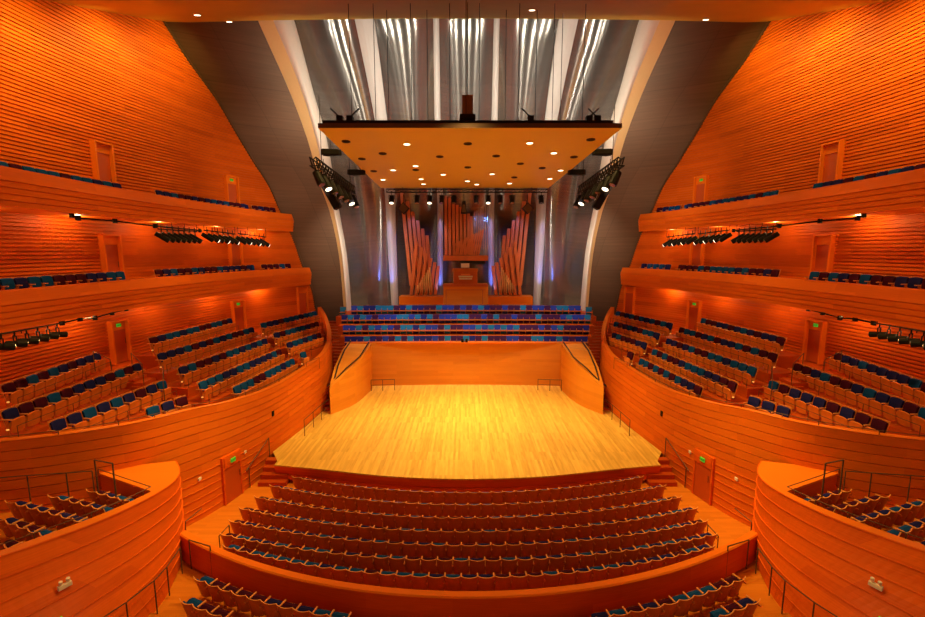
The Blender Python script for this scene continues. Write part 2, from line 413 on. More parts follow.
for s in (-1, 1):
    e1, e2, e3 = (mir(spl(e, dS), s) for e in (E1, E2, E3))
    n = len(e1)
    # dark sail from the slatted wall to the first rib, rails matched by height
    zt = 24.9; left = [Vector((s * (Wx(BY(z)) + .35), BY(z) + .1, z)) for z in lin(24.9, bz[0], 22)]
    left = [left[0] + (left[0] - left[1])] + left + [Vector((s * 13.6, 38.6, 3.3))]
    e1z = curve([p.z for p in e1][::-1], list(range(n))[::-1]) if False else None
    zs = [p.z for p in e1][::-1]; fx = curve(zs, [p.x for p in e1][::-1]); fy = curve(zs, [p.y for p in e1][::-1])
    right = [Vector((fx(p.z), fy(p.z), p.z)) for p in left]
    mb = MB(); mb.path([Vector((s * (Wx(BY(z)) - .02), BY(z) + .02, z)) for z in lin(24.9, bz[0], 26)], .16, 6)
    struct(mb.build('trim_wall_edge_' + sd(s), 'meshdark'))
    struct(ruled('wall_sail_' + sd(s), left, right, 'meshdark', 16, .0, flip=s < 0))
    # plaster rib: tan side face, cream rounded front, returning into the sail
    back = shiftp(e1, (0, .5, 0))
    rows = []
    for i in range(n):
        a, b, c = e1[i], e2[i], e3[i]
        rows.append([a + Vector((0, .6, 0)), a, a.lerp(b, .5) + Vector((0, -.1, 0)), b + Vector((0, -.2, 0))])
    o = grid('trim_rib_' + sd(s), rows, 'tan', smooth=False); struct(o)
    rows = []
    for i in range(n):
        b, c = e2[i] + Vector((0, -.2, 0)), e3[i]
        rows.append([b.lerp(c, u) + Vector((0, -.45 * math.sin(PI * u) * (1 - .3 * u), 0)) for u in lin(0, 1, 8)] + [c + Vector((0, .6, 0))])
    struct(grid('trim_rib_front_' + sd(s), rows, 'cream', smooth=True))
    a1, a2 = (mir(spl(e, dP), s) for e in (A1, A2))
    b1, b2 = (mir(spl(e, dP), s) for e in (B1, B2))
    struct(ruled('wall_cloth_outer_' + sd(s), shiftp(e3, (0, .3, 0)), shiftp(a1, (0, .3, 0)), 'meshgrey', 20, 1.1))
    struct(ruled('wall_cloth_inner_' + sd(s), shiftp(a2, (0, .3, 0)), shiftp(b1, (0, .3, 0)), 'meshgrey', 20, 1.0))
    def pier(nm, p, q):
        rows = []
        for a, b in zip(p, q):
            rows.append([a + Vector((0, .6, 0)), a] + [a.lerp(b, u) + Vector((0, -.28 * math.sin(PI * u), 0)) for u in (.2, .4, .6, .8)] + [b, b + Vector((0, .6, 0))])
        struct(grid(nm, rows, 'pier', smooth=False))
    pier('trim_pier_outer_' + sd(s), a1, a2); pier('trim_pier_inner_' + sd(s), b1, b2)
    if s < 0: BL = b2
    else: BR = b2
struct(ruled('wall_cloth_centre', shiftp(BL, (0, .3, 0)), shiftp(BR, (0, .3, 0)), 'meshgrey', 20, 1.0))

# ------------------------------------------------------------------ side balconies (two tiers)
def balcony(s, name, fx, top, bottom, yend, floorz, label):
    ys = lin(2, yend, 54)
    pts = [(s * fx(y), y) for y in ys]
    # rounded return of the parapet to the wall at the stage end
    ex, ey = s * fx(yend), yend
    for t in lin(.15, 1, 5):
        a = t * PI / 2
        pts.append((ex + s * .35 * (1 - math.cos(a)) + s * (.9 * max(0, t - .4)), ey + .35 * math.sin(a)))
    N = normals2(pts, -s)
    prof = [(-.28, top - .55), (-.28, top), (.0, top + .0), (.16, top - .5)]
    g = grooves(bottom, top - .5, .25, .04, .06)[::-1]
    prof += [(.16 + o - .12 * (top - .5 - z), z) for o, z in g[1:]]
    prof += [(-.2, bottom), (-.2, bottom + .06)]
    rows = [[(p[0] + n.x * o, p[1] + n.y * o, z) for p, n in zip(pts, N)] for o, z in prof]
    o = grid(name, rows, 'fascia'); tag(o, kind='structure')
    # slab: floor above, soffit below, from parapet to wall
    rows = []
    for z in (floorz, bottom + .05):
        pass
    for nm, z, mt in ((name + '_floor', floorz, 'floor'), (name + '_soffit', bottom + .05, 'cap')):
        r = []
        for p, n in zip(pts[:54], N):
            y = p[1]; xin = p[0] - n.x * .15; xw = s * (Wx(min(y, BY(z + .5))) + .1)
            r.append([(xin + (xw - xin) * u, y, z) for u in (0, .33, .66, 1)])
        if nm.endswith('_floor'): nm = 'floor_' + name[5:]
        else: nm = 'ceiling_' + name[5:]
        struct(grid(nm, r, mt))
for s in (-1, 1):
    balcony(s, 'trim_upper_balcony_' + sd(s), Ax, 13.35, 11.95, 36.6, 12.8, '')
    balcony(s, 'trim_middle_balcony_' + sd(s), Bx, 8.95, 7.5, 37.5, 8.4, '')

# ------------------------------------------------------------------ terrace parapet wall (lower curved wall beside the stage)
for s in (-1, 1):
    ys = lin(13.5, 17, 44) + lin(17.2, 38, 60); pts = [(s * Px(y), y) for y in ys]; N = normals2(pts, -s); nb = 15
    rows = []
    rows.append([(p[0] - n.x * .3, p[1] - n.y * .3, Pz(p[1]) - 1.1) for p, n in zip(pts, N)])
    rows.append([(p[0] - n.x * .3, p[1] - n.y * .3, Pz(p[1])) for p, n in zip(pts, N)])
    rows.append([(p[0] - n.x * .02, p[1] - n.y * .02, Pz(p[1])) for p, n in zip(pts, N)])
    cap = rows[:]
    rows = []
    for i in range(nb):
        for off, dz in (((0, 0), (0, .92), (-.06, .92), (-.06, 1.0)) if i > 6 else ((0, 0), (.0, .94), (.035, .945), (.035, .985), (0, .99))):
            rows.append([(p[0] + n.x * off, p[1] + n.y * off, -1.3 + (Pz(p[1]) + 1.3) * (i + dz) / nb) for p, n in zip(pts, N)])
    rows.append([(p[0], p[1], Pz(p[1])) for p in pts])
    struct(grid('wall_terrace_' + sd(s), rows, 'board2', flip=s > 0))
    struct(grid('trim_terrace_cap_' + sd(s), cap, 'cap'))
    # sloping floor under the terrace seats
    rows = []
    for y in lin(13.5, 17, 22) + lin(17.3, 37.5, 40):
        xa = s * (Px(y) + .25); xb = s * (Wx(y) + .1); za = Pz(y) - 1.0; zb = max(4.25, za + .1)
        rows.append([(xa + (xb - xa) * u, y, za + (zb - za) * u) for u in lin(0, 1, 10)])
    struct(grid('floor_terrace_' + sd(s), rows, 'step'))

# ------------------------------------------------------------------ main floor, stage
def mfloor(y): return -.91 if y > 18 else (-.91 + (18 - y) * .055 if y > 11.5 else -.55)
rows = [[(x, y, mfloor(y)) for x in lin(-13, 13, 27)] for y in lin(5, 24, 40)]
struct(grid('floor', rows, 'floor'))
# stage outline
stage_front = [PZ(274, 465, 0), PZ(287, 466, 0), PZ(315, 468.5, 0), PZ(351, 472.5, 0), PZ(385, 476, 0), PZ(412, 477.5, 0), PZ(440, 478.6, 0), PZ(466, 479, 0)]
sf = [(p.x, p.y) for p in stage_front]; sfr = [(-x, y) for x, y in sf[:-1]][::-1]
outl = sf + sfr
left_edge = [(-Px(y) + .02, y) for y in lin(37, 21.2, 14)]
poly = [(-9.5, 33.2)] + [(-min(Px(y), 12) + .03, y) for y in lin(33, 21.6, 12)] + [(sf[0][0], sf[0][1] + .4)] + outl + [(-sf[0][0], sf[0][1] + .4)] + [(min(Px(y), 12) - .03, y) for y in lin(21.6, 33, 12)] + [(9.5, 33.2)]
mb = MB(); mb.prism(poly, -.06, 0); struct(mb.build('floor_stage', 'stage'))
rows = []
for off, z in [(-.25, -.95), (-.25, -.75), (-.05, -.74), (-.05, -.5), (-.1, -.49), (-.1, -.26), (-.03, -.25), (-.03, -.07)]:
    rows.append([(x, y - off, z) for x, y in outl])
struct(grid('wall_stage_front', rows, 'board'))
# steps from the floor up to the stage at both ends
for s in (-1, 1):
    st = empty('stage_steps', (s * 9.5, 20.0, -.91))
    tag(st, 'wooden steps up to the %s end of the stage beside the curved wall' % sd(s), 'steps', 'steps up to the stage')
    for k in range(4):
        MB().box((s * -.05, .95 - k * .33 * .9 - .1, .45 - k * .115), (1.35, .34 + .0, .9 - k * .23)).build('step', 'step', st)
    r = MB()
    a = [(s * .62, 1.2, 1.85), (s * .7, .6, 1.6), (s * .95, -.3, 1.05), (s * .98, -.5, .95)]
    r.path(a, .045); r.bar(a[0], (a[0][0], a[0][1], .6), .045, n=6); r.bar(a[2], (a[2][0], a[2][1], .02), .045, n=6)
    o = r.build('stair_handrail', 'rail'); o.location = st.location
    tag(o, 'dark metal handrail beside the %s stage steps' % sd(s), 'handrail', 'handrails by the stage steps')

# stage back wall and sloping side blocks
bw = [(x, 32.75 + .35 * (1 - (x / 7.4) ** 2)) for x in lin(-7.4, 7.4, 20)]
rows = [[(x, y - .0 - o, z) for x, y in bw] for o, z in grooves(0, 3.4, .28, .012, .012)]
struct(grid('wall_stage_back', rows, 'stagewall'))
for s in (-1, 1):
    inn_px = [(330.6, 414.6), (340, 411), (350, 406.7), (357, 402.8), (363.5, 397.6), (370.3, 390.8), (372.5, 388)]
    inn = [PZ(a, b, 0) for a, b in inn_px]
    tops = [(330.6, 388.5), (340, 380.5), (352, 370), (357.5, 364), (363.5, 358), (370, 347), (372.5, 343.5)]
    zt = [PY(t[0], t[1], p.y).z for t, p in zip(tops, inn)]
    X = lambda x: x if s < 0 else -x
    out = [(-9.1, 33.0, 3.4), (-9.12, 31.2, 3.1), (-9.0, 29, 2.5), (-8.8, 27.4, 2.0)]
    pl = [(X(p.x), p.y) for p in inn] + [(X(-7.4), 33.0)] + [(X(a), b) for a, b, c in out]
    zz = zt + [3.35] + [c for a, b, c in out]
    mb = MB(); mb.prism(pl, 0, zz)
    struct(mb.build('trim_stage_side_block_' + sd(s), 'stagewall'))
    # black inlay following the top outline
    mb = MB()
    inner = [Vector((X(p.x - .22), p.y + .22, z + .02)) for p, z in zip(inn, zt)]
    outer = [Vector((X(a + .18), b + .2, c + .03)) for a, b, c in out]
    for chain in (inner, outer + [inner[0] * 1.0 + Vector((X(-.05), .2, 0))]):
        for a, b in zip(chain, chain[1:]): mb.bar(a + Vector((0, 0, .035)), b + Vector((0, 0, .035)), .09, .04)
    mb.build('trim_inlay_' + sd(s), 'darkband')['kind'] = 'structure'
    # stair climbing between the curved wall and the block
    mb = MB()
    for k in range(26):
        y = 27.6 + k * .36; z = .17 * (k + 1)
        bx = 8.95 if y < 33 else 9.2 + (y - 33) * .45
        mb.prism([(s * (Px(y) - .02), y), (s * bx, y), (s * bx, y + .37), (s * (Px(y) - .02), y + .37)], -.0, z)
    struct(mb.build('floor_side_stair_' + sd(s), 'step'))
# chorus terrace platforms
CH = [(33.9, 335.5, 343, 344.5, 'NNNTNMBMTMTNNNBMTMMTNMTMMMBBMMTTNNTNMNN'), (34.95, 324.5, 332.6, 343, 'BBTMTBTBMTTNTBBMTMMBBTBTBTBTMMMBMBTMMMN'),
      (36.0, 314, 322.6, 341.5, 'NTNTBMBBBTTBTNTMBBBTTMMBMTMMBMMMTMMMBTBBT'), (37.1, 305, 312.6, 351, 'BTNNTTTMNTNNMMTBBMBMBTNMMBMMTMBBMBTTBB')]
for k, (y, t, b, xl, cs) in enumerate(CH):
    zt = PY(464, t, y).z; fl = zt - .86
    mb = MB(); ylo = 33.25 if k == 0 else y - .95
    xw = 9.2 + (y - 33) * .42
    mb.box((0, (ylo + 40.2) / 2 + .02 * k, fl / 2 - .0), (2 * xw, 40.2 - ylo, fl))
    struct(mb.build('floor_chorus_%s' % ORD[k + 1], 'step'))
struct(MB().box((0, 32.97, 3.36), (18.0, .35, .12)).build('trim_stage_wall_cap', 'cap'))

# ------------------------------------------------------------------ orchestra cross parapet
def arc(c, R, half, n): return [(R * math.sin(t), c + R * (1 - math.cos(t))) for t in lin(-half / R, half / R, n)]
PR = 20.0
prof = [(0, -.62), (0, .33), (.04, .37), (.24, .37), (.26, .33), (.26, -.8)]
rows = []
for o, z in prof:
    rows.append([(x * (PR - o) / PR, 11.52 + o + (y - 11.52) * (PR - o) / PR, z) for x, y in arc(11.52, PR, 10.9, 60)])
struct(grid('trim_cross_parapet_front', rows[:2], 'board')); struct(grid('trim_cross_parapet_cap', rows[1:], 'cap'))

# ------------------------------------------------------------------ side parterre boxes with battered board walls
Tc = [(-15.6, 8.0), (-14.0, 9.2), (-12.46, 10.61), (-11.25, 11.93), (-10.6, 13.12), (-10.36, 14.1), (-10.45, 14.75), (-10.75, 15.3), (-11.3, 15.9)]
Bc = [(-10.1, 7.4), (-9.8, 8.6), (-9.62, 10.2), (-9.6, 11.6), (-9.72, 12.6), (-10.0, 13.6), (-10.3, 14.4), (-10.7, 15.2), (-11.3, 16.0)]
def dens(pts, n):
    fx = curve(list(range(len(pts))), [p[0] for p in pts]); fy = curve(list(range(len(pts))), [p[1] for p in pts])
    return [(fx(t), fy(t)) for t in lin(0, len(pts) - 1, n)]
ZB, ZR = -.62, 2.38
Td, Bd = dens(Tc, 60), dens(Bc, 60)
inner_c = [(-15.4, 8.5), (-13.9, 9.6), (-12.6, 10.9), (-11.5, 12.2), (-10.95, 13.1), (-10.68, 13.75)]
BOXF = 1.4
for s in (-1, 1):
    X = lambda x: x if s < 0 else -x
    rows = []; nb = 7
    for i in range(nb):
        for off, dz in ((0, 0), (.0, .95), (.035, .955), (.035, .985), (0, .99)):
            t = (i + dz) / nb; z = ZB + (ZR - ZB) * t
            line = [(a[0] * t + b[0] * (1 - t), a[1] * t + b[1] * (1 - t)) for a, b in zip(Td, Bd)]
            N = normals2(line, 1)
            rows.append([(X(p[0] + n.x * off), p[1] + n.y * off, z) for p, n in zip(line, N)])
    rows.append([(X(p[0]), p[1], ZR) for p in Td])
    struct(grid('wall_box_' + sd(s), rows, 'board', flip=s > 0))
    ind = dens(inner_c, 40)
    # rim cap: between outer rim and inner rim, then the broad shelf up to the terrace wall
    mb = MB()
    poly = [(X(p[0]), p[1]) for p in Td] + [(X(-12.3), 15.62), (X(-13.5), 14.98)] + [(X(p[0]), p[1]) for p in ind[::-1]]
    mb.prism(poly, ZR - .08, ZR)
    struct(mb.build('trim_box_cap_' + sd(s), 'cap'))
    rows = [[(X(p[0]), p[1], z) for p in ind + [(-13.4, 14.95)]] for z in (BOXF, ZR - .01)]
    struct(grid('wall_box_inner_' + sd(s), rows, 'board'))
    mb = MB(); mb.prism([(X(p[0]), p[1]) for p in ind] + [(X(-13.45), 14.95), (X(-15.4), 14.22), (X(-18.9), 13.6), (X(-19), 8.5)], BOXF - .2, BOXF)
    struct(mb.build('floor_box_' + sd(s), 'floor'))

# ================================================================== THINGS
# ------------------------------------------------------------------ theatre seats
def shell_mesh(w=.262, z0=.16, z1=.84, th=.025, horn=.022, lean=.17, curv=.06, nu=9, nv=6, yoff=-.06, corner=.06):
    """curved moulded panel (concave to the sitter)"""
    F = []; Bk = []
    for j in range(nv):
        v = j / (nv - 1); a = []; b = []
        for i in range(nu):
            u = -1 + 2 * i / (nu - 1)
            ww = w * (1 - .05 * (1 - v)) * (1 - corner * max(0, (.2 - v)) * 2)
            x = ww * u; y = yoff - lean * v + curv * u * u; z = z0 + (z1 - z0) * v + horn * abs(u) ** 3 * v + .05 * u * u * (1 - v)
            a.append((x, y, z)); b.append((x * 1.02, y - th, z))
        F.append(a); Bk.append(b)
    me = bpy.data.meshes.new('shell'); vs = [p for r in F for p in r] + [p for r in Bk for p in r]; o = nu * nv; fs = []
    for j in range(nv - 1):
        for i in range(nu - 1):
            q = (j*nu+i, j*nu+i+1, (j+1)*nu+i+1, (j+1)*nu+i); fs.append(q[::-1]); fs.append(tuple(o + k for k in q))
    for j in range(nv - 1):
        for i in (0, nu - 1):
            q = (j*nu+i, (j+1)*nu+i, o+(j+1)*nu+i, o+j*nu+i); fs.append(q if i else q[::-1])
    for i in range(nu - 1):
        for j in (0, nv - 1):
            q = (j*nu+i, j*nu+i+1, o+j*nu+i+1, o+j*nu+i); fs.append(q if j == 0 else q[::-1])
    me.from_pydata(vs, [], fs); me.update()
    me.materials.append(M['seatwood']); me.materials.append(M['seatedge'])
    for k, p in enumerate(me.polygons):
        if k >= 2 * (nu - 1) * (nv - 1): p.material_index = 1
    return me
def pad_mesh(w, pts, bulge=.02, nu=7, curv=.05, rnd=.12):
    """upholstered pad: cross-section polygon pts (y,z), swept across the width with rounded ends"""
    rows = []; n = len(pts); cy = sum(p[0] for p in pts) / n; cz = sum(p[1] for p in pts) / n
    for i in range(nu):
        u = -1 + 2 * i / (nu - 1); k = 1 - rnd * abs(u) ** 4
        rows.append([(w * u, cy + (y - cy) * k + curv * u * u, cz + (z - cz) * k) for y, z in pts])
    me = bpy.data.meshes.new('pad'); vs = [p for r in rows for p in r]; fs = []
    for i in range(nu - 1):
        for j in range(n): fs.append((i*n+j, i*n+(j+1) % n, (i+1)*n+(j+1) % n, (i+1)*n+j))
    fs.append(tuple(range(n))[::-1]); fs.append(tuple((nu-1)*n+j for j in range(n)))
    me.from_pydata(vs, [], fs); bm = bmesh.new(); bm.from_mesh(me); bmesh.ops.recalc_face_normals(bm, faces=bm.faces); bm.to_mesh(me); bm.free()
    return me
def mats(me, m):
    c = me.copy(); c.materials.clear(); c.materials.append(M[m]); return c
SH = shell_mesh()
SHT = shell_mesh(z1=.95, z0=.2)
back_pts = [(-.085, .40), (-.05, .39), (-.07, .60), (-.125, .72), (-.16, .745), (-.205, .73), (-.15, .60)]
backt_pts = [(-.085, .50), (-.05, .49), (-.06, .70), (-.105, .90), (-.15, .94), (-.205, .91), (-.15, .70)]
seat_pts = [(-.02, .36), (.10, .34), (.17, .58), (.17, .64), (.06, .67), (-.05, .62)]         # tipped up, cushion side to the back
pan_pts = [(.105, .26), (.125, .255), (.185, .63), (.16, .645)]
BACK = {c: mats(pad_mesh(.225, back_pts), c) for c in ('teal', 'navy', 'maroon')}
BACKT = {c: mats(pad_mesh(.235, backt_pts), c) for c in ('teal', 'navy', 'maroon')}
SEAT = {c: mats(pad_mesh(.228, seat_pts, curv=0), c) for c in ('teal', 'navy', 'maroon')}
PAN = mats(pad_mesh(.235, pan_pts, curv=-.01, rnd=.25), 'seatwood')
PANT = mats(pad_mesh(.24, [(.10, .10), (.13, .09), (.215, .62), (.18, .64)], curv=-.015, rnd=.2), 'panwood')
mb = MB(); mb.box((.265, .0, .635), (.046, .44, .04)); mb.box((.265, .03, .30), (.022, .10, .60)); mb.box((.265, .03, .01), (.05, .3, .02))
_o = mb.build('armrest', 'seatedge'); ARM = _o.data; bpy.data.objects.remove(_o); ARM.materials.append(M['seatwood'])
for p in ARM.polygons:
    if p.center.z < .612: p.material_index = 1
ARMR = ARM.copy()
PAN2 = PAN.copy(); PAN2.materials.clear(); PAN2.materials.append(M['seatedge'])
CN = {'teal': 'teal', 'navy': 'navy', 'maroon': 'plum'}
def child(name, me, parent):
    o = bpy.data.objects.new(name, me); COL.objects.link(o); o.parent = parent; return o
NS = [0]
def seat(name, loc, rz, color, label, cat, group, parts='full'):
    r = empty(name, loc, rz); tag(r, label, cat, group)
    if name in ('theatre_chair', 'box_chair'):
        child('backrest', SH, r); child('back_cushion', BACK[color], r); sp = child('seat_pan', PAN, r); child('seat_cushion', SEAT[color], sp)
    else:
        child('backrest', SHT, r); child('back_cushion', BACKT[color], r)
        if parts != 'small': child('seat_pan', PANT, r)
    child('armrest', ARM, r)
    NS[0] += 1
    return r
def pick(prev=None):
    return random.choice(['teal', 'navy', 'maroon', 'navy', 'teal', 'maroon'])
# rows on the main floor, counted from the stage
ROWS = [(17.87, 25, 8.2), (16.86, 26.5, 8.85), (15.87, 28, 9.05), (14.95, 29, 9.25), (14.11, 30, 9.15), (13.28, 30, 9.0), (12.45, 25, 8.5)]
for i, (c, R, hw) in enumerate(ROWS):
    c += .2; L = 2 * R * math.asin(hw / R); n = round(L / .53); zf = mfloor(c) 
    zf = 10.4 - .955 * (10.95 - .06 * i) - .86
    for k in range(n):
        t = (-L / 2 + L * (k + .5) / n) / R; x, y = R * math.sin(t), c + R * (1 - math.cos(t)); col = pick()
        lab = '%s-cushioned theatre seat, %s from left in the %s main row from the stage' % (CN[col], ordn(k + 1), ordn(i + 1))
        seat('theatre_chair', (x, y, zf), t, col, lab, 'chair', 'theatre seats in the curved main floor rows')
# floor risers under the rows (thin curved treads)
for i, (c, R, hw) in enumerate(ROWS):
    zf = 10.4 - .955 * (10.95 - .06 * i) - .86
    a = arc(c - .25, R, hw + .3, 30); b = arc(c + .65, R, hw + .3, 30)
    mb = MB(); mb.prism(a + b[::-1], zf - .15, zf - .001); struct(mb.build('floor_row_tread_%s' % ORD[i + 1], 'floor'))
# rows nearer than the cross parapet
for i, (c, R, hw, zf) in enumerate([(10.53, 21, 8.5, -.48), (9.6, 21, 8.25, -.34)]):
    c += .2; L = 2 * R * math.asin(hw / R); n = round(L / .53)
    vis = []
    for k in range(n):
        t = (-L / 2 + L * (k + .5) / n) / R; x, y = R * math.sin(t), c + R * (1 - math.cos(t))
        px, py = proj((x, y - .2, zf + .86))
        if py < 617: vis.append((k, t, x, y))
    for k, t, x, y in vis:
        col = pick(); fl = x < 0; q = (k + 1) if fl else (n - k)
        lab = '%s-cushioned seat, %s from the %s end, %s row below the cross parapet' % (CN[col], ordn(q), 'left' if fl else 'right', ordn(i + 1))
        seat('theatre_chair', (x, y, zf), t, col, lab, 'chair', 'theatre seats in front of the cross parapet')
    a = arc(c - .3, R, hw + .3, 30); b = arc(c + .62, R, hw + .3, 30)
    mb = MB(); mb.prism(a + b[::-1], zf - .4, zf - .002); struct(mb.build('floor_near_tread_%s' % ORD[i + 1], 'floor'))
for s in (-1, 1):    # aisle steps by the box wall
    for k in range(6):
        mb = MB(); y = 11.9 - k * .62
        mb.prism([(s * 8.6, y - .25), (s * 10.4, y + .25), (s * 10.4, y - 1.6), (s * 8.6, y - 1.6)], -.8, -.5 + k * .12)
        struct(mb.build('floor_aisle_step_%s_%s' % (ORD[k + 1], sd(s)), 'floor'))

# seats in the side boxes
XIN = curve([p[1] for p in inner_c], [-p[0] for p in inner_c])
def inside(x, y, m=.45):
    x = abs(x)
    if y > 17: return x > Px(y) + m
    return y > 13.5 and Px(y - m) < x
def seat_line(pts3, n, face, mirror, name, cat, group, labf, parts='full', h=.86, k0=0):
    a, b = pts3; a = Vector(a); b = Vector(b)
    d = (b - a); d.z = 0; d.normalize(); nrm = Vector((-d.y, d.x, 0))
    if nrm.dot(Vector(face)) < 0: nrm = -nrm
    for k in range(n):
        p = a.lerp(b, (k + .5) / n) + nrm * .2
        if name == 'box_chair' and abs(p.x) < XIN(p.y) + .42: continue
        if name == 'terrace_chair' and not inside(p.x, p.y, .35): continue
        col = pick(); x = p.x; nx = nrm.x
        if mirror: x, nx = -x, -nx
        rz = math.atan2(-nx, nrm.y)
        seat(name, (x, p.y, p.z - h), rz, col, labf(col, k + 1), cat, group, parts)
BOXR = [((85.5, 489), (140, 503.5), 4.4), ((47, 494.5), (127, 515), 6.3), ((4, 500), (84, 521.5), 6.4), ((-6, 516.5), (50, 537), 4.4), ((-8, 539), (14, 549), 1.6)]
for s in (-1, 1):
    for i, (p, q, n) in enumerate(BOXR):
        zt = BOXF + .84; a = PZ(*p, zt); b = PZ(*q, zt); n = max(1, round((b - a).length / .53))
        seat_line((a, b), n, (0, 1, 0), s > 0, 'box_chair', 'chair', 'seats in the %s side box' % sd(s),
                  lambda c, k, i=i, s=s: '%s-cushioned seat, %s side box, %s from the outer wall, %s row from the stage' % (CN[c], sd(s), ordn(k), ordn(i + 1)))

# seats on the raised side terraces
TR = {'near': [((-2, 385), (97, 351.5), 5.35), ((-2, 411), (138, 362), 4.85), ((46, 422), (164, 379), 4.4), ((143, 408), (186, 394.5), 4.1)],
      'middle': [((147, 337.5), (230, 317.5), 5.83), ((155, 353.5), (252, 326.5), 5.35), ((176, 367.5), (265, 337.5), 4.9), ((196, 382.5), (279, 348), 4.4), ((231, 387), (292, 357.5), 3.95)],
      'far': [((259, 323), (315, 310.5), 5.75), ((272, 332.8), (317, 321), 5.25), ((285, 342.5), (319, 332), 4.75), ((298, 352.5), (311, 348.3), 4.3)]}
for s in (-1, 1):
    for blk, L in TR.items():
        for i, (p, q, zt) in enumerate(L):
            a = PZ(*p, zt); b = PZ(*q, zt); n = max(2, round((b - a).length / .555))
            seat_line((a, b), n, (1, -.1, 0), s > 0, 'terrace_chair', 'chair', 'tip-up seats on the %s terrace' % sd(s),
                      lambda c, k, i=i, s=s, blk=blk: '%s-backed %s terrace seat, %s from the near end, %s row of the %s block' % (CN[c], sd(s), ordn(k), ordn(i + 1), blk),
                      'mid', .97)
            # platform under the row
            d = (b - a).normalized(); nr = Vector((d.y, -d.x, 0)); X = (lambda v: (v.x, v.y)) if s < 0 else (lambda v: (-v.x, v.y))
            f, bk = .62, -.95
            if i == 0: bk = -.7
            pl = [a - d * .12 + nr * f, b + d * .12 + nr * f, b + d * .12 + nr * bk, a - d * .12 + nr * bk]
            for q_ in (0, 1, 2, 3):
                g_ = 0
                while not inside(pl[q_].x, pl[q_].y, .32) and g_ < 120:
                    pl[q_] = pl[q_] + (d if q_ in (0, 3) else -d) * .05; g_ += 1
                    if pl[q_].y > 17: pl[q_].x = min(pl[q_].x, -(Px(pl[q_].y) + .33)); break
            mb = MB(); mb.prism([X(v) for v in pl], 2.4, zt - .97 - .002)
            struct(mb.build('floor_terrace_row_%s_%s_%s' % (blk, ORD[i + 1], sd(s)), 'step'))
            # low safety rail in front of the row
            mb = MB(); ft = zt - .97; r0 = a + nr * .58; r1 = b + nr * .58; r0.z = r1.z = ft + .42
            mm = lambda v: Vector((v.x if s < 0 else -v.x, v.y, v.z))
            mb.bar(mm(r0), mm(r1), .025, n=5)
            m = max(2, int((b - a).length / 1.8) + 1)
            for t in lin(0, 1, m):
                c = r0.lerp(r1, t); mb.bar(mm(c), mm(Vector((c.x, c.y, ft - .3))), .025, n=5)
            tag(mb.build('row_rail', 'rail'), 'thin bronze rail in front of the %s row of the %s block, %s terrace' % (ORD[i + 1], blk, sd(s)), 'rail', 'row rails on the terraces')
            if blk != 'near' or True:
                c = a + nr * .3 - d * .06; c.z = ft + .3
                o = MB().box(mm(c), (.07, .05, .04)).build('aisle_light', 'dim')
                tag(o, 'small glowing aisle light at the near end of the %s row, %s block, %s terrace' % (ORD[i + 1], blk, sd(s)), 'light', 'aisle lights')
    # stairs between blocks
    for q, (p0, p1, z0, z1) in enumerate([((126, 372), (200, 404), 4.45, 3.15), ((243, 332), (302, 366), 4.9, 3.0)]):
        n = 10
        for k in range(n):
            t = k / (n - 1); z = z0 + (z1 - z0) * t; a = PZ(p0[0] + (p1[0] - p0[0]) * t, p0[1] + (p1[1] - p0[1]) * t, z)
            x = a.x if s < 0 else -a.x
            mb = MB(); mb.box((x, a.y, z - .6), (.95, 1.35 if q == 0 else 1.2, 1.2))
            struct(mb.build('floor_terrace_step_%s_%s' % (sd(s), ['near', 'far'][q] + ORD[k + 1]), 'step'))

# balcony seats: single rows seen over the parapets
for s in (-1, 1):
    for nm, floorz, blocks in (('upper', 12.8, ((14, 23.2, ), (25.6, 33.2), (34.0, 35.9))), ('middle', 8.4, ((15, 23.0), (25.2, 33.4), (34.4, 36.8)))):
        for bi, (y0, y1) in enumerate(blocks):
            y = y0; k = 0
            fx = Ax if nm == 'upper' else Bx
            while y < y1:
                f = .45 if nm == 'middle' else .42
                if y > 33: f = .6
                def xx(y): return Wx(y) * f + fx(min(y, 37)) * (1 - f)
                d = Vector((xx(y + .2) - xx(y - .2), .4)).normalized()
                x = -xx(y); nrm = Vector((d.y, d.x)); 
                k += 1; col = pick()
                rz = math.atan2(-nrm.x, nrm.y)
                if s > 0: rz = -rz
                seat('balcony_chair', (x if s < 0 else -x, y, floorz + (-.02 if nm == 'middle' else .06)), rz, col,
                     '%s-backed seat on the %s %s balcony, %s from the near end of the %s group' % (CN[col], nm, sd(s), ordn(k), ['near', 'middle', 'far'][bi]),
                     'chair', 'seats on the side balconies', 'small')
                y += .55 * d.y

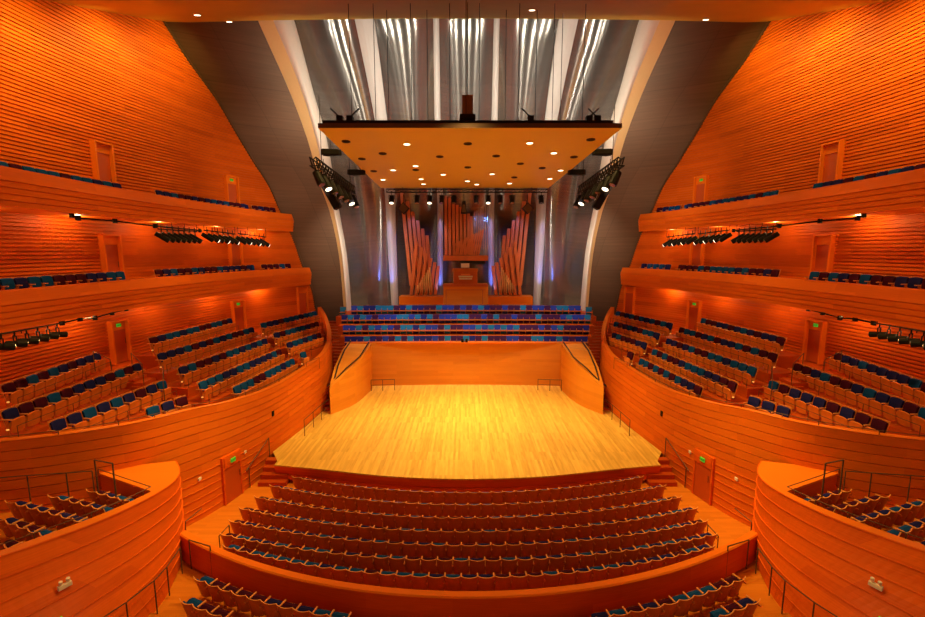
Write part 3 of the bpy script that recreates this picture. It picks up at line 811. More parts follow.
# chorus seats behind the stage: tall blue backs facing the hall
CB = {}
mb = MB(); mb.box((0, 0, .42), (.515, .05, .86)); mb.box((0, -.22, .40), (.46, .4, .06)); mb.box((.25, -.16, .3), (.03, .34, .6))
_o = mb.build('f', 'seatwood'); CF = _o.data; bpy.data.objects.remove(_o)
CC = {'T': 'cteal', 'B': 'cblue', 'N': 'cnavy', 'M': 'cplum'}
CL = {'T': 'teal', 'B': 'bright blue', 'N': 'navy', 'M': 'purple'}
for k_, m_ in CC.items():
    mb = MB(); mb.box((0, -.045, .475), (.508, .05, .73)); _o = mb.build('c', m_); CB[k_] = _o.data; bpy.data.objects.remove(_o)
for r, (y, t, b, xl, cs) in enumerate(CH):
    zt = PY(464, t, y).z; fl = zt - .85; a = PY(xl, t, y).x; hw = -a - .1
    n = len(cs)
    for k in range(n):
        x = -hw + 2 * hw * (k + .5) / n; yy = y - .0035 * x * x
        o = bpy.data.objects.new('chorus_chair', CF); COL.objects.link(o); o.location = (x, yy, fl + .0)
        o.rotation_euler = (0, 0, -.007 * x); o.scale = (2 * hw / n / .515, 1, 1)
        tag(o, '%s chorus seat behind the stage, %s from the left in the %s row up' % (CL[cs[k]], ordn(k + 1), ORD[r + 1]), 'chair', 'chorus seats behind the stage')
        child('back_cushion', CB[cs[k]], o)
    mb = MB(); mb.box((0, y - .62, fl + .05), (2 * hw + .2, .06, .14)); 
    struct(mb.build('trim_chorus_ledge_%s' % ORD[r + 1], 'cap'))
for s in (-1, 1):
    p = PY(343.5, 305.5, 37.1); x = p.x if s < 0 else -p.x
    o = bpy.data.objects.new('chorus_chair', CF); COL.objects.link(o); o.location = (x, 37.0, p.z - .95)
    tag(o, 'single teal chorus seat standing apart at the %s end of the top row' % sd(s), 'chair', 'chorus seats behind the stage'); child('back_cushion', CB['T'], o)

# ------------------------------------------------------------------ doors
dn = [0]
def exit_sign(loc, rz, where, w=.25, h=.17):
    r = empty('exit_sign', loc, rz); tag(r, 'small green lit exit sign ' + where, 'sign', 'green exit signs')
    MB().box((0, 0, 0), (w, .05, h)).build('sign_panel', 'exit', r)
    c = bpy.data.curves.new('letters', 'FONT'); c.body = 'EXIT'; c.size = h * .75; c.align_x = 'CENTER'; c.align_y = 'CENTER'; c.extrude = .004
    t0 = bpy.data.objects.new('letters_source', c); c.materials.append(M['black']); me = bpy.data.meshes.new_from_object(t0); bpy.data.objects.remove(t0)
    t = bpy.data.objects.new('lettering', me); COL.objects.link(t); t.parent = r; t.location = (0, -.03, 0); t.rotation_euler = (PI / 2, 0, 0)
def door(s, y, z, h, w, xf, where, sign=True, mat='cap', off=.0):
    """doorway in a curved side wall: casing, leaf and handle"""
    dn[0] += 1
    t = Vector((s * (xf(y + .3) - xf(y - .3)), .6)).normalized()
    rz = math.atan2(t.y, t.x) + (0 if s > 0 else PI)   # local +X along the wall
    rz = math.atan2(t.y, t.x)
    # local -Y must face the hall (towards x=0)
    if s < 0: rz = rz + PI if (Matrix.Rotation(rz, 2) @ Vector((0, -1))).x < 0 else rz
    else: rz = rz + PI if (Matrix.Rotation(rz, 2) @ Vector((0, -1))).x > 0 else rz
    r = empty('door_%d' % dn[0], (s * xf(y), y, z), rz); r['kind'] = 'structure'
    mb = MB(); d = .5 if mat == 'cap' else .12
    mb.box((-w / 2, -.04, h / 2), (.09, d, h)); mb.box((w / 2, -.04, h / 2), (.09, d, h)); mb.box((0, -.04, h - .04), (w, d, .09))
    mb.build('casing', mat, r)
    MB().box((0, -.09, h - .3), (w - .1, .06, .5)).build('transom', mat, r)
    MB().box((0, -.05, (h - .55) / 2), (w - .1, .06, h - .55)).build('leaf', 'leaf', r)
    mb = MB(); mb.bar((w * .36, -.13, 1.0), (w * .36, -.13, 1.3), .03, n=6); mb.build('door_handle', 'rail', r)
    if sign:
        v = Matrix.Rotation(rz, 2) @ Vector((0, -.16))
        exit_sign((s * xf(y) + v.x, y + v.y, z + h - .28), rz, where)
def wy(px):   # depth where the column px meets the side wall
    lo, hi = 3.0, 39.5
    for _ in range(50):
        m = (lo + hi) / 2
        if -(X0 + (px - CX) / FPX * m / CT * CT) < Wx(m): lo = m
        else: hi = m
    return lo
for s in (-1, 1):
    side = sd(s)
    for (px, py), z, h, w, wh in (((118, 344), 4.28, 2.35, .98, 'over the near terrace door, %s side'), ((237.5, 314), 4.1, 2.6, 1.0, 'over the middle terrace door, %s side'), ((306, 300), 4.6, 2.7, .85, ''),
                                  ((109.5, 255), 8.5, 2.75, .98, ''), ((234.5, 256), 8.45, 3.0, .95, 'over the far door of the middle balcony, %s side'),
                                  ((101.5, 166), 12.9, 3.1, .98, ''), ((231, 195), 12.85, 2.9, .95, 'over the far door of the upper balcony, %s side')):
        door(s, min(onW(px, py).y, 37.6), z, h, w, Wx, wh % side if wh else '', bool(wh))
    yy = 18.75
    door(s, yy, -.9, 2.2, 1.0, Px, 'over the floor level door in the curved %s wall' % side, mat='board')

# ------------------------------------------------------------------ organ
OY = 41.2
def OP(cx, cy, Y=OY): return PY(380 + cx / 4.744, 180 + cy / 4.744, Y)      # from the organ close-up
org = empty('pipe_organ', (0, 41.2, 5.5)); tag(org, 'pipe organ of cherry and metal pipes above the chorus seats with central console loft', 'organ')
def opart(mb, name, mat, **k):
    o = mb.build(name, mat, org, **k); o.location = -org.location; return o
def mx(p): return Vector((-p.x - .02, p.y, p.z))
for s in (-1, 1):
    F = (lambda p: p) if s < 0 else mx
    tops = [(103, 62), (130, 102), (155, 150), (179, 192), (202, 230), (223, 263)]
    bots = [(148, 500), (168, 500), (190, 500), (205, 480), (222, 470), (238, 460)]
    for (a, b) in zip(tops, bots):
        mb = MB(); mb.bar(F(OP(*b, OY + .35)), F(OP(*a, OY + .35)), .31, .36); opart(mb, 'wooden_pipe', 'pipewood', bevel=.02)
    tops = [(175, 290), (200, 318), (222, 345), (242, 370), (260, 390), (277, 407)]
    bots = [(148, 546), (171, 546), (194, 546), (217, 546), (240, 546), (262, 546)]
    for (a, b) in zip(tops, bots):
        mb = MB(); mb.bar(F(OP(*b, OY - .35)), F(OP(*a, OY - .35)), .29, .34); opart(mb, 'wooden_pipe', 'pipewood', bevel=.02)
    for i in range(8):
        u = i / 7; a = OP(180 + 56 * u, 500 - 85 * u, OY - .55); b = OP(172 + 74 * u, 535, OY - .55)
        mb = MB(); f = b.lerp(a, .0); foot = b + (a - b).normalized() * .35; a, b, foot = F(a), F(b), F(foot)
        mb.bar(foot, b - Vector((0, 0, .05)), .15, n=10, r1=.25); mb.bar(foot, a, .15, n=10); opart(mb, 'metal_pipe', 'pipebrass', smooth=False)
# centre division
tops = [(312, 75), (330, 84), (348, 108), (366, 118), (384, 128), (402, 150), (419, 160), (434, 172)]
for a in tops:
    b = OP(a[0] + 2, 356, OY + .3); mb = MB(); mb.bar(b, OP(*a, OY + .3), .27, .33); opart(mb, 'wooden_pipe', 'pipewood', bevel=.02)
for i in range(13):
    u = i / 12; a = OP(356 + 134 * u, 300 - 66 * u, OY - .5); b = OP(350 + 116 * u, 356, OY - .5)
    mb = MB(); mb.bar(b, a, .13, .16); opart(mb, 'wooden_pipe', 'pipewood', bevel=.01)
for i in range(7):
    x = 447 + i * 10.5; top = 150 - abs(i - 0) * 7
    mb = MB(); b = OP(x, 356, OY + .35); mb.bar(b + Vector((0, 0, .5)), b, .17, n=10, r1=.3); mb.bar(b + Vector((0, 0, .5)), OP(x, top, OY + .35), .17, n=10); opart(mb, 'metal_pipe', 'pipetin')
for i in range(5):
    x = 470 + i * 8.5; mb = MB(); mb.bar(OP(x, 356, OY - .3), OP(x + 2, 336 - 4 * i, OY - .3), .1, n=8); opart(mb, 'metal_pipe', 'pipetin')
def obox(x0, y0, x1, y1, Y, dep, name, mat, parent=True, bevel=.02):
    a, b = OP(x0, y0, Y), OP(x1, y1, Y); c = (a + b) / 2
    mb = MB(); mb.box((c.x, Y + dep / 2, c.z), (abs(b.x - a.x), dep, abs(a.z - b.z))); return opart(mb, name, mat, bevel=bevel)
obox(299, 358, 513, 383, OY - .6, 1.4, 'pipe_shelf', 'pipewood')
obox(380, 384, 500, 400, OY - .3, .8, 'shelf_bracket', 'darkband')
obox(90, 553, 300, 592, OY - .9, 1.6, 'pipe_base', 'cap')
obox(512, 553, 725, 592, OY - .9, 1.6, 'pipe_base', 'cap')
lo = obox(300, 497, 513, 592, OY - 2.0, 2.2, 'console_loft', 'stagewall'); obox(300, 494, 513, 506, OY - 2.1, .3, 'loft_rail', 'pipewood')
obox(314, 520, 500, 523, OY - 2.04, .05, 'loft_moulding', 'pipewood'); obox(312, 520, 315, 590, OY - 2.04, .05, 'loft_moulding', 'pipewood'); obox(486, 520, 489, 590, OY - 2.04, .05, 'loft_moulding', 'pipewood')
con = empty('organ_console', OP(406, 495, OY - 1.2)); tag(con, 'wooden organ console with stacked keyboards in the loft below the centre pipes', 'organ console')
def cpart(x0, y0, x1, y1, Y, dep, name, mat, par=None):
    a, b = OP(x0, y0, Y), OP(x1, y1, Y); c = (a + b) / 2 - con.location
    return MB().box((c.x, Y + dep / 2 - con.location.y, c.z), (abs(b.x - a.x), dep, abs(a.z - b.z))).build(name, mat, par or con, bevel=.01)
case_ = cpart(348, 432, 462, 496, OY - 1.2, .8, 'case', 'pipewood'); cpart(345, 420, 465, 434, OY - 1.3, 1.0, 'case_top', 'seatwood')
cpart(372, 455, 440, 462, OY - 1.38, .2, 'keyboard', 'white', case_); cpart(375, 466, 437, 472, OY - 1.42, .24, 'keyboard', 'white', case_); cpart(385, 446, 428, 452, OY - 1.35, .18, 'music_desk', 'seatedge', case_)
cpart(384, 396, 424, 416, OY - .9, .5, 'organ_blower_box', 'white')

# ------------------------------------------------------------------ canopy over the stage
can = empty('acoustic_canopy', (0, 28, 16)); tag(can, 'large orange wood-veneered reflector canopy hanging over the stage', 'canopy')
fl_, fr_ = PY(318, 128, 21.5), PY(622, 128, 21.5); bl_, br_ = PY(381, 188, 36), PY(548.5, 188, 36)
rows = []
for v in lin(0, 1, 10):
    a, b = fl_.lerp(bl_, v), fr_.lerp(br_, v); rows.append([a.lerp(b, u) for u in lin(0, 1, 12)])
o = grid('canopy_underside', rows, 'canopy', can); o.location = -can.location
rows2 = [[p + Vector((0, 0, .22)) for p in r] for r in rows]
o = grid('canopy_top', rows2, 'black', can); o.location = -can.location
ring = lambda R: R[0] + [r[-1] for r in R[1:]] + R[-1][::-1][1:] + [r[0] for r in R[::-1]][1:]
o = grid('canopy_edge', [ring(rows), ring(rows2)], 'rail', can); o.location = -can.location
zc = fl_.z
fb1, fb2 = PY(323, 128.5, 22.2), PY(613, 120.6, 22.2)
o = MB().box(((fb1.x + fb2.x) / 2, 22.2, (fb1.z + fb2.z) / 2), (fb2.x - fb1.x, .15, abs(fb2.z - fb1.z))).build('front_beam', 'black', can); o.location = -can.location
# recessed lamps: (x, y, lit, size)
def on_canopy(px, py):
    # intersection of the pixel ray with the canopy plane
    n = (fr_ - fl_).cross(bl_ - fl_).normalized(); d = ray(px, py); o = Vector((X0, 0, H)); k = (fl_ - o).dot(n) / d.dot(n); return o + d * k
k_ = 925 / 160
LD = [(208, 122, 0, 36), (560, 135, 1, 40), (912, 135, 0, 36), (420, 192, 0, 36), (300, 223, 0, 26), (750, 210, 0, 36), (610, 262, 1, 30), (480, 286, 1, 28), (368, 294, 0, 24), (770, 312, 1, 34), (422, 342, 1, 30), (642, 338, 1, 30), (656, 367, 1, 22), (912, 272, 0, 28), (910, 350, 1, 24), (612, 287, 0, 18)]
LD = [(310 + a / k_, 120 + b / k_, l) for a, b, l, _ in LD]
kr = 924 / 310
LD += [(470 + a / kr, b / kr, l) for a, b, l in [(178, 424, 1), (360, 415, 0), (78, 464, 0), (250, 454, 1), (310, 467, 0), (150, 487, 0), (215, 500, 0), (270, 506, 1), (66, 517, 1), (132, 528, 0), (238, 531, 1), (118, 545, 1), (20, 548, 1)]]
for i, (px, py, lit) in enumerate(LD):
    p = on_canopy(px, py)
    r = empty('canopy_downlight', p - Vector((0, 0, .03)))
    row = 'front' if py < 150 else ('middle' if py < 170 else 'back')
    tag(r, '%s round downlight in the canopy, %s in order from the canopy left corner' % ('lit' if lit else 'dark unlit', ordn(i + 1)), 'downlight', 'downlights in the stage canopy')
    MB().bar((0, 0, -.02), (0, 0, .05), .44, n=16).build('trim_ring', 'rail' if not lit else 'canopy', r)
    MB().bar((0, 0, -.035), (0, 0, -.02), .33, n=16).build('lens', 'lamp' if lit else 'black', r)
# relabel by left-to-right order inside three depth bands so each label can be found
dl = [o for o in COL.objects if o.name.startswith('canopy_downlight')]
bands = {'front': [], 'middle': [], 'back': []}
for o in dl:
    yv = o.location.y; bands['front' if yv < 25.5 else 'middle' if yv < 30 else 'back'].append(o)
for bn, L in bands.items():
    L.sort(key=lambda o: o.location.x)
    for i, o in enumerate(L):
        st_ = 'lit' if 'lit round' in o['label'] and 'unlit' not in o['label'] else 'unlit'
        o['label'] = '%s round downlight in the stage canopy, %s from the left in its %s third' % (st_, ordn(i + 1), bn)
# suspension cables
for i, (px, yb) in enumerate([(352, 24), (376, 24), (389, 26), (412, 24), (428, 26), (450, 24), (466, 23), (479, 24), (505, 26), (518, 24), (535, 26), (552, 24), (560, 27), (582, 24)]):
    p = PY(px, 121, yb); zt = 27.0
    o = MB().bar((p.x, yb, fl_.z + .1 - .05 * (yb - 21.5)), (p.x, yb, ceil_z(yb) + .3), .035, n=5).build('suspension_cable', 'black')
    tag(o, 'thin dark cable holding the canopy, %s from the left' % ORD[i + 1], 'cable', 'canopy suspension cables')
# hanging loudspeaker box above the canopy and small devices
c = PY(467.5, 106, 23.5); r = empty('loudspeaker', (c.x, 23.5, c.z)); tag(r, 'brown box loudspeaker standing above the middle of the canopy edge', 'loudspeaker')
MB().box((0, 0, .0), (.56, .5, .95)).build('cabinet', 'speaker', r, bevel=.03); MB().box((0, 0, -.6), (.8, .6, .28)).build('base', 'black', r, bevel=.02); MB().bar((0, 0, .45), (0, 0, ceil_z(23.5) - c.z + .2), .03, n=5).build('hanger', 'black', r)
MB().box((0, 0, -.88), (.25, .3, .3)).build('bracket', 'black', r)
for i, px in enumerate((341, 351, 530, 588, 596)):
    c = PY(px, 118.5, 22.6); mb = MB(); d = 1 if i % 2 else -1
    r = empty('microphone_winch', (c.x, 22.4, c.z - .19)); tag(r, 'small black winch with a tilted arm on the canopy beam, %s from the left' % ORD[i + 1], 'winch', 'winches on the canopy beam')
    MB().box((0, 0, .1), (.3, .3, .3)).build('body', 'black', r, bevel=.02); MB().bar((0, 0, .2), (d * .45, 0, .6), .07, n=6).build('arm', 'black', r)

# ------------------------------------------------------------------ stage lighting trusses
def spotlight(name, p, tgt, label, group, L=.55, w=.26, lit=True, parts=True):
    r = empty(name, p); d = (Vector(tgt) - Vector(p)).normalized()
    tag(r, label, 'spotlight', group)
    r.rotation_euler = d.to_track_quat('-Z', 'Y').to_euler()
    MB().bar((0, 0, L * .4), (0, 0, -L * .45), w, n=10, r1=1.15).build('housing', 'black', r)
    MB().bar((0, 0, -L * .45), (0, 0, -L * .48), w * .9, n=10).build('lens', 'lamp' if lit else 'pipetin', r)
    Ri = r.rotation_euler.to_matrix().inverted(); u = Ri @ Vector((0, 0, L * .75))
    mb = MB(); mb.bar((-w * .62, 0, 0), Vector((-w * .62, 0, 0)) + u * .6, .03); mb.bar((w * .62, 0, 0), Vector((w * .62, 0, 0)) + u * .6, .03)
    mb.bar(Vector((-w * .62, 0, 0)) + u * .6, Vector((w * .62, 0, 0)) + u * .6, .03); mb.bar(u * .6, u, .04); mb.build('yoke', 'black', r)
    return r
# long bar in front of the organ
a, b = PY(386, 190.5, 35.6), PY(548, 190.5, 35.6)
t = empty('lighting_bar', ((a + b) / 2)); tag(t, 'long black horizontal lighting bar in front of the organ pipes', 'lighting bar')
hw = (b.x - a.x) / 2
mb = MB()
for dy, dz in ((0, .12), (.25, .12), (0, -.12), (.25, -.12)): mb.bar((-hw, dy, dz), (hw, dy, dz), .06, n=6)
mb.build('chord', 'black', t); mb = MB(); n = 34
for i in range(n):
    x0, x1 = -hw + 2 * hw * i / n, -hw + 2 * hw * (i + 1) / n; mb.bar((x0, 0, -.12), (x1, 0, .12), .035); mb.bar((x0, 0, .12), (x0, .25, -.12), .035)
mb.build('lacing', 'black', t)
mb = MB()
for x in (-hw * .8, 0, hw * .8): mb.bar((x, .1, .12), (x, .1, .7), .03, n=5)
mb.build('hanger', 'black', t)
for i, cxp in enumerate((55, 175, 235, 293, 350, 457, 513, 570, 627, 765)):
    p = OP(cxp, 92, 35.6)
    spotlight('bar_spotlight', p, p + Vector((0, -3, -8)), 'black spotlight on the bar before the organ, %s from the left' % ORD[i + 1], 'spotlights on the organ bar', .7, .36, lit=i in (0, 2, 6))
for i, (cxp, cyp) in enumerate(((112, 135), (700, 135))):
    p = OP(cxp, cyp, 35.4); r = empty('diamond_loudspeaker', p); r.rotation_euler = (0, PI / 4, 0)
    tag(r, 'dark square loudspeaker hung cornerwise before the %s organ pipes' % ('left' if i == 0 else 'right'), 'loudspeaker', 'cornerwise hung loudspeakers')
    MB().box((0, 0, 0), (.66, .5, .66)).build('cabinet', 'black', r, bevel=.03); MB().box((0, -.26, 0), (.56, .03, .56)).build('grille', 'rail', r)
    v = Vector((0, .1, 1.1)); v.rotate(Matrix.Rotation(-PI / 4, 3, 'Y')); MB().bar((0, .1, 0), v, .05).build('hanger', 'black', r)
p = OP(398, 130, 35.4); r = empty('centre_loudspeaker', p); tag(r, 'tapered dark loudspeaker hanging before the centre organ pipes', 'loudspeaker')
MB().box((0, 0, 0), (.5, .4, 1.0), taper=.5).build('cabinet', 'black', r, bevel=.03); MB().bar((0, .1, .5), (0, .1, 1.1), .04).build('hanger', 'black', r); MB().box((0, -.19, -.1), (.34, .06, .6), taper=.6).build('grille', 'rail', r)

# angled trusses either side of the canopy
for s in (-1, 1):
    mm = (lambda v: Vector(v)) if s < 0 else (lambda v: Vector((-v[0], v[1], v[2])))
    A, B = PY(316, 161, 25), PY(355, 190, 31.5)
    side = sd(s)
    dirv = (B - A).normalized()
    t = empty('lighting_truss', mm(A)); tag(t, 'black lattice lighting truss angled beside the %s end of the canopy' % side, 'truss', 'angled trusses beside the canopy')
    mb = MB(); O = lambda p: mm(p) - mm(A)
    side_v = Vector((-dirv.y, dirv.x, 0)).normalized() * .35
    ch = [Vector((0, 0, .2)), Vector((0, 0, -.25)), side_v + Vector((0, 0, .2)), side_v + Vector((0, 0, -.25))]
    for c in ch: mb.bar(O(A + c), O(B + c), .09, n=6)
    mb.build('chord', 'black', t); mb = MB(); n = 16
    for i in range(n):
        p, q = A.lerp(B, i / n), A.lerp(B, (i + 1) / n)
        mb.bar(O(p + ch[0]), O(q + ch[1]), .05); mb.bar(O(p + ch[2]), O(q + ch[3]), .05); mb.bar(O(p + ch[0]), O(q + ch[2]), .05); mb.bar(O(p + ch[1]), O(p + ch[3]), .05)
    mb.build('lacing', 'black', t)
    mb = MB()
    for u in (.12, .85):
        p = A.lerp(B, u); mb.bar(O(p + ch[0]), O(Vector((p.x, p.y, 19))), .04, n=5)
    mb.build('hanger', 'black', t)
    for i in range(7):
        p = A.lerp(B, .04 + .92 * i / 6) + Vector((0, 0, -.85))
        spotlight('truss_spotlight', mm(p), mm(p + Vector((3.0, -1.5, -6))), 'black spotlight under the %s angled truss, %s from its near end' % (side, ORD[i + 1]), 'spotlights on the angled trusses', .95, .42, lit=i in (1, 5))
    c = PY(332, 196, 27.5); r = empty('hanging_loudspeaker', mm(c)); tag(r, 'long dark column loudspeaker slung under the %s truss' % side, 'loudspeaker', 'column loudspeakers under the trusses')
    mb = MB(); mb.bar(mm((-.45, 0, .75)) , mm((.35, 0, -.75)), .55, .45); mb.build('cabinet', 'black', r, bevel=.05)
    MB().bar(mm((-.45, 0, .7)), mm((-.45, 0, 2.2)), .04, n=5).build('hanger', 'black', r)
    for i, (px, py, y) in enumerate(((331, 152.5, 27), (356, 172.5, 30))):
        c = PY(px, py, y); r = empty('reflector_pad', mm(c)); tag(r, 'dark lozenge-shaped pad beside the canopy, %s of two on the %s' % (['nearer', 'farther'][i], side), 'panel', 'dark pads beside the canopy')
        pl = [(-.55, -.2), (-.4, -.35), (.5, -.2), (.62, .1), (-.3, .35), (-.55, .2)]
        mb = MB(); mb.prism([mm((x * 1.0, yy, 0))[:2] for x, yy in pl], -.16, .16); mb.build('pad', 'black', r, bevel=.03)
        MB().bar((0, 0, .15), (0, 0, 1.6), .03, n=5).build('hanger', 'black', r)
    # bars of spotlights under the upper balcony
    bars = [((158, 229), (197, 231.5), 7, 0), ((204, 230), (235, 234), 6, 1), ((238, 233.5), (266, 237), 6, 1)]
    for bi, (p, q, n, lit) in enumerate(bars):
        yA = wy(p[0]) * .925; yB = wy(q[0]) * .925
        A2_, B2_ = PY(*p, yA), PY(*q, yB)
        bn = ['nearest', 'middle', 'farthest'][bi]
        t = empty('balcony_lighting_bar', mm(A2_)); tag(t, 'black lighting bar under the upper %s balcony, %s of three' % (side, bn), 'lighting bar', 'lighting bars under the upper balconies')
        O = lambda v: mm(v) - mm(A2_)
        MB().bar(O(A2_), O(B2_), .07, n=6).build('pipe', 'black', t)
        mb = MB()
        for u in lin(0, 1, 4): c = A2_.lerp(B2_, u); mb.bar(O(c), O(Vector((c.x, c.y, 12.0))), .03, n=5)
        mb.build('hanger', 'black', t)
        for i in range(n):
            c = A2_.lerp(B2_, (i + .5) / n) + Vector((0, 0, -.42))
            spotlight('balcony_spotlight', mm(c), mm(c + Vector((5, 4.5, -4.5))), 'black spotlight under the upper %s balcony, %s on the %s bar' % (side, ORD[i + 1], bn), 'spotlights under the upper balconies', .85, .26, lit=bool(lit) and i % 2 == 1)
    # near bar under the middle balcony
    A2_, B2_ = PY(-8, 335.5, 13.2), PY(62, 323, 17.4)
    t = empty('balcony_lighting_bar', mm(A2_)); tag(t, 'black lighting bar under the near part of the middle %s balcony' % side, 'lighting bar', 'lighting bars under the middle balconies')
    O = lambda v: mm(v) - mm(A2_)
    MB().bar(O(A2_), O(B2_), .06, n=6).build('pipe', 'black', t)
    mb = MB()
    for u in lin(.05, .95, 4): c = A2_.lerp(B2_, u); mb.bar(O(c), O(Vector((c.x, c.y, 7.6))), .03, n=5)
    mb.build('hanger', 'black', t)
    for i in range(6):
        c = A2_.lerp(B2_, (i + .6) / 6.2) + Vector((0, 0, -.42))
        spotlight('balcony_spotlight', mm(c), mm(c + Vector((2.5, 5, -1.0))), 'black spotlight hanging under the middle %s balcony, %s from the near end' % (side, ORD[i + 1]), 'spotlights under the middle balconies', .6, .2, lit=False)
    # cable runs under the balcony edges
    for nm, pts, d0, lb in (('cable_run', [(62, 323), (80, 319), (95, 318), (112, 313), (126, 309)], .93, 'middle'), ('cable_run', [(72, 215), (78, 218), (115, 221), (155, 226), (200, 230.5)], .9, 'upper')):
        P3 = [PY(a_, b_, wy(a_) * d0) for a_, b_ in pts]
        mb = MB(); mb.path([mm(v) for v in P3], .08, 5)
        for v in P3: mb.box(mm(v), (.14, .14, .22))
        tag(mb.build(nm, 'black'), 'black power cable run under the %s %s balcony edge' % (lb, side), 'cable', 'cable runs under the balconies')

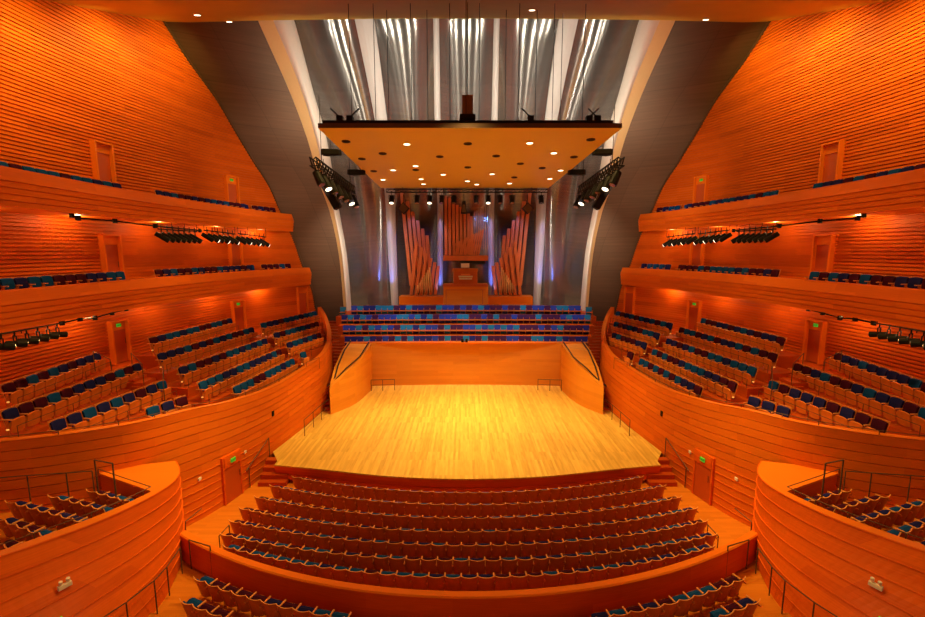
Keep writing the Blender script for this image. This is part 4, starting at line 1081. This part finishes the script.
# ------------------------------------------------------------------ handrails
def handrail(pts, posts, label, w=.04, mat='rail', name='handrail', group=None, h=None):
    """pts: top rail points; posts: list of (index point, bottom z)"""
    t = empty(name, Vector(pts[0])); tag(t, label, 'handrail', group)
    o = Vector(pts[0])
    MB().path([Vector(p) - o for p in pts], w, 6).build('top_rail', mat, t)
    for p, zb in posts:
        p = Vector(p); MB().bar(p - o, Vector((p.x, p.y, zb)) - o, w, n=6).build('post', mat, t)
    return t
for s in (-1, 1):
    side = sd(s); mm = (lambda v: Vector(v)) if s < 0 else (lambda v: Vector((-v[0], v[1], v[2])))
    # bracket rail over the cross parapet
    a, b = PZ(191.5, 569, -.58), PZ(212.5, 576, -.58); a.z = b.z = .52
    handrail([mm(a), mm(b)], [(mm(a), -.58), (mm(b), -.58)], 'bronze handrail hoop at the %s end of the cross parapet' % side, group='hoops by the cross parapet')
    # wall rail down the box side
    P3 = [Vector((-9.75, 13.55, .45)), Vector((-9.55, 12.6, .5)), Vector((-9.45, 11.9, .6)), Vector((-9.42, 10.8, .85)), Vector((-9.5, 9.8, 1.1))]
    handrail([mm(p) for p in P3], [(mm(p), -.5 + max(0, 11.9 - p.y) * .2) for p in P3], 'dark handrail climbing the aisle beside the %s box wall' % side, group='handrails beside the boxes')
    # rail on the aisle along the terrace wall (single post end)
    a = PZ(185, 522, .1)
    handrail([mm(a), mm(a + Vector((.1, .9, 0)))], [(mm(a), -.75)], 'short bronze rail post beside the curved %s wall behind the box' % side, group='short rail posts')
    # box rails
    z = ZR + .16; q = dens(inner_c, 14)
    pts = [Vector((p[0], p[1], z)) for p in q] + [Vector((-13.45, 14.95, z))]
    handrail([mm(p) for p in pts], [(mm(p), ZR) for p in pts[::2]], 'low bronze rail around the rim of the %s side box' % side, .03, name='rim_rail', group='low rails around the side boxes')
    a, b = PZ(94.5, 460, 3.3), PZ(112.5, 463.5, 3.3)
    handrail([mm(a), mm(b)], [(mm(a), BOXF), (mm(b), BOXF)], 'tall bronze gate hoop at the back corner of the %s side box' % side, .05, group='gate hoops in the side boxes')
    pts = [PZ(-10, 478.5, 2.75), PZ(27, 475.5, 2.75), PZ(66, 473, 2.75), PZ(92, 471, 2.75)]
    handrail([mm(p) for p in pts], [(mm(p), BOXF) for p in pts], 'bronze rail along the back of the %s side box' % side, group='rails along the box backs')
    # stage edge rails
    pts = [PZ(x, y, .95) for x, y in ((304, 420), (313, 412), (321, 405), (330, 398.5))]
    r = handrail([mm(p) for p in pts], [(mm(p), .0) for p in pts], 'thin rail at the %s edge of the stage beside the sloping block' % side, .04, group='rails at the stage sides')
    o = r.location; MB().path([mm(p + Vector((0, 0, -.45))) - o for p in pts], .03, 6).build('mid_rail', 'rail', r)
    pts = [PZ(x, y, .85) for x, y in ((371, 380), (382.5, 379.7), (394.5, 379.3))]
    r = handrail([mm(p) for p in pts], [(mm(p), .0) for p in pts], 'low rail standing on the stage by the back wall, %s side' % side, .045, group='rails by the stage back wall')
    o = r.location; MB().path([mm(p + Vector((0, 0, -.4))) - o for p in pts], .03, 6).build('mid_rail', 'rail', r)
    # terrace aisle rails
    for i, (p, q, z1, z2) in enumerate([((131, 353), (142, 364), 5.3, 5.1), ((93, 351), (110, 359.5), 5.6, 5.2), ((163, 366), (163, 381), 4.9, 4.5), ((210, 385), (232, 376), 4.1, 4.1)]):
        a, b = PZ(*p, z1), PZ(*q, z2)
        handrail([mm(a), mm(b)], [(mm(a), z1 - 1), (mm(b), z2 - 1)], 'thin terrace stair rail on the %s, %s' % (side, ['between the near door and the middle block', 'between the near door and the near block', 'at the near aisle end of the middle block', 'low in front of the middle block'][i]), .035, group='stair rails on the terraces')
    # parapet rail along the terrace
    ys = lin(13.9, 16.5, 8) + lin(17.5, 27, 8); pts = [Vector((-(Px(y) + .22), y, Pz(y) + .14)) for y in ys]
    handrail([mm(p) for p in pts], [(mm(p), Pz(p.y) - .02) for p in pts[::2]], 'thin bronze rail along the top of the curved %s terrace wall' % side, .03, name='parapet_rail', group='rails along the terrace walls')
    # row end rail near the main floor
    a, b = PZ(219, 536, .1), PZ(229, 525, .05)
    handrail([mm(a), mm(b)], [(mm(a), -.6), (mm(b), -.62)], 'low bronze rail at the %s end of the sixth seat row' % side, .035, group='rails at the row ends')
    # wall fittings
    for i, (px, py, lb) in enumerate(((239, 452, 'beside the floor level exit sign'), (219.5, 479, 'left of the floor level door'))):
        y = 19.6 if i == 0 else 17.2; x = -Px(y) + .03; p = PY(px, py, y)
        o = MB().box(mm((x, y, p.z)), (.05, .16, .12)).build('wall_switch_plate', 'white'); tag(o, 'small pale plate on the curved %s wall %s' % (side, lb if s < 0 else lb.replace('left', 'right')), 'wall plate', 'small plates on the terrace walls')
    o = MB().box(mm((-Px(21.8) + .03, 21.8, 2.0)), (.06, .16, .26)).build('wall_socket', 'black'); tag(o, 'small black fitting on the curved %s wall near the stage steps' % side, 'fitting', 'black fittings on the terrace walls')
# emergency light and doorway in the near left/right box wall
for s in (-1, 1):
    side = sd(s); X = (lambda v: v) if s < 0 else (lambda v: -v)
    def bw_pt(y, z):      # point on the battered wall
        t = (z - ZB) / (ZR - ZB); best = min(((a[0] * t + b[0] * (1 - t), a[1] * t + b[1] * (1 - t)) for a, b in zip(Td, Bd)), key=lambda p: abs(p[1] - y)); return Vector((best[0], best[1], z))
    p = bw_pt(10.9, 1.32) + Vector((.1, -.05, 0)); r = empty('emergency_light', (X(p.x), p.y, p.z), s * -.9 + (PI / 2 if False else 0)); r.rotation_euler = (0, 0, s * -1.1 + 0)
    tag(r, 'cream two-lamp emergency light on the lower %s box wall' % side, 'emergency light', 'emergency lights on the box walls')
    MB().box((0, 0, 0), (.30, .1, .12)).build('body', 'white', r, bevel=.01)
    MB().bar((-.08, 0, .1), (-.08, -.02, .18), .09, n=8).build('lamp_head', 'white', r); MB().bar((.08, 0, .1), (.08, -.02, .18), .09, n=8).build('lamp_head', 'white', r)
    q = bw_pt(10.2, .75) + Vector((.14, -.05, 0))
    exit_sign((X(q.x), q.y, q.z), (-.9 if s > 0 else .9) + (0), 'over the doorway low in the %s box wall' % side, .36, .22)
# small projector on the stage back wall rim
c = PY(464.5, 343.5, 32.95); c.z = 3.55; r = empty('rim_spotlight', c); tag(r, 'tiny black twin lamp on the middle of the stage back wall rim', 'lamp')
MB().box((-.16, 0, 0), (.18, .2, .26)).build('lamp_head', 'black', r); MB().box((.16, 0, 0), (.18, .2, .26)).build('lamp_head', 'black', r); MB().box((0, 0, -.05), (.2, .08, .08)).build('bracket', 'rail', r)
print('seats', NS[0], 'objects', len(bpy.data.objects))
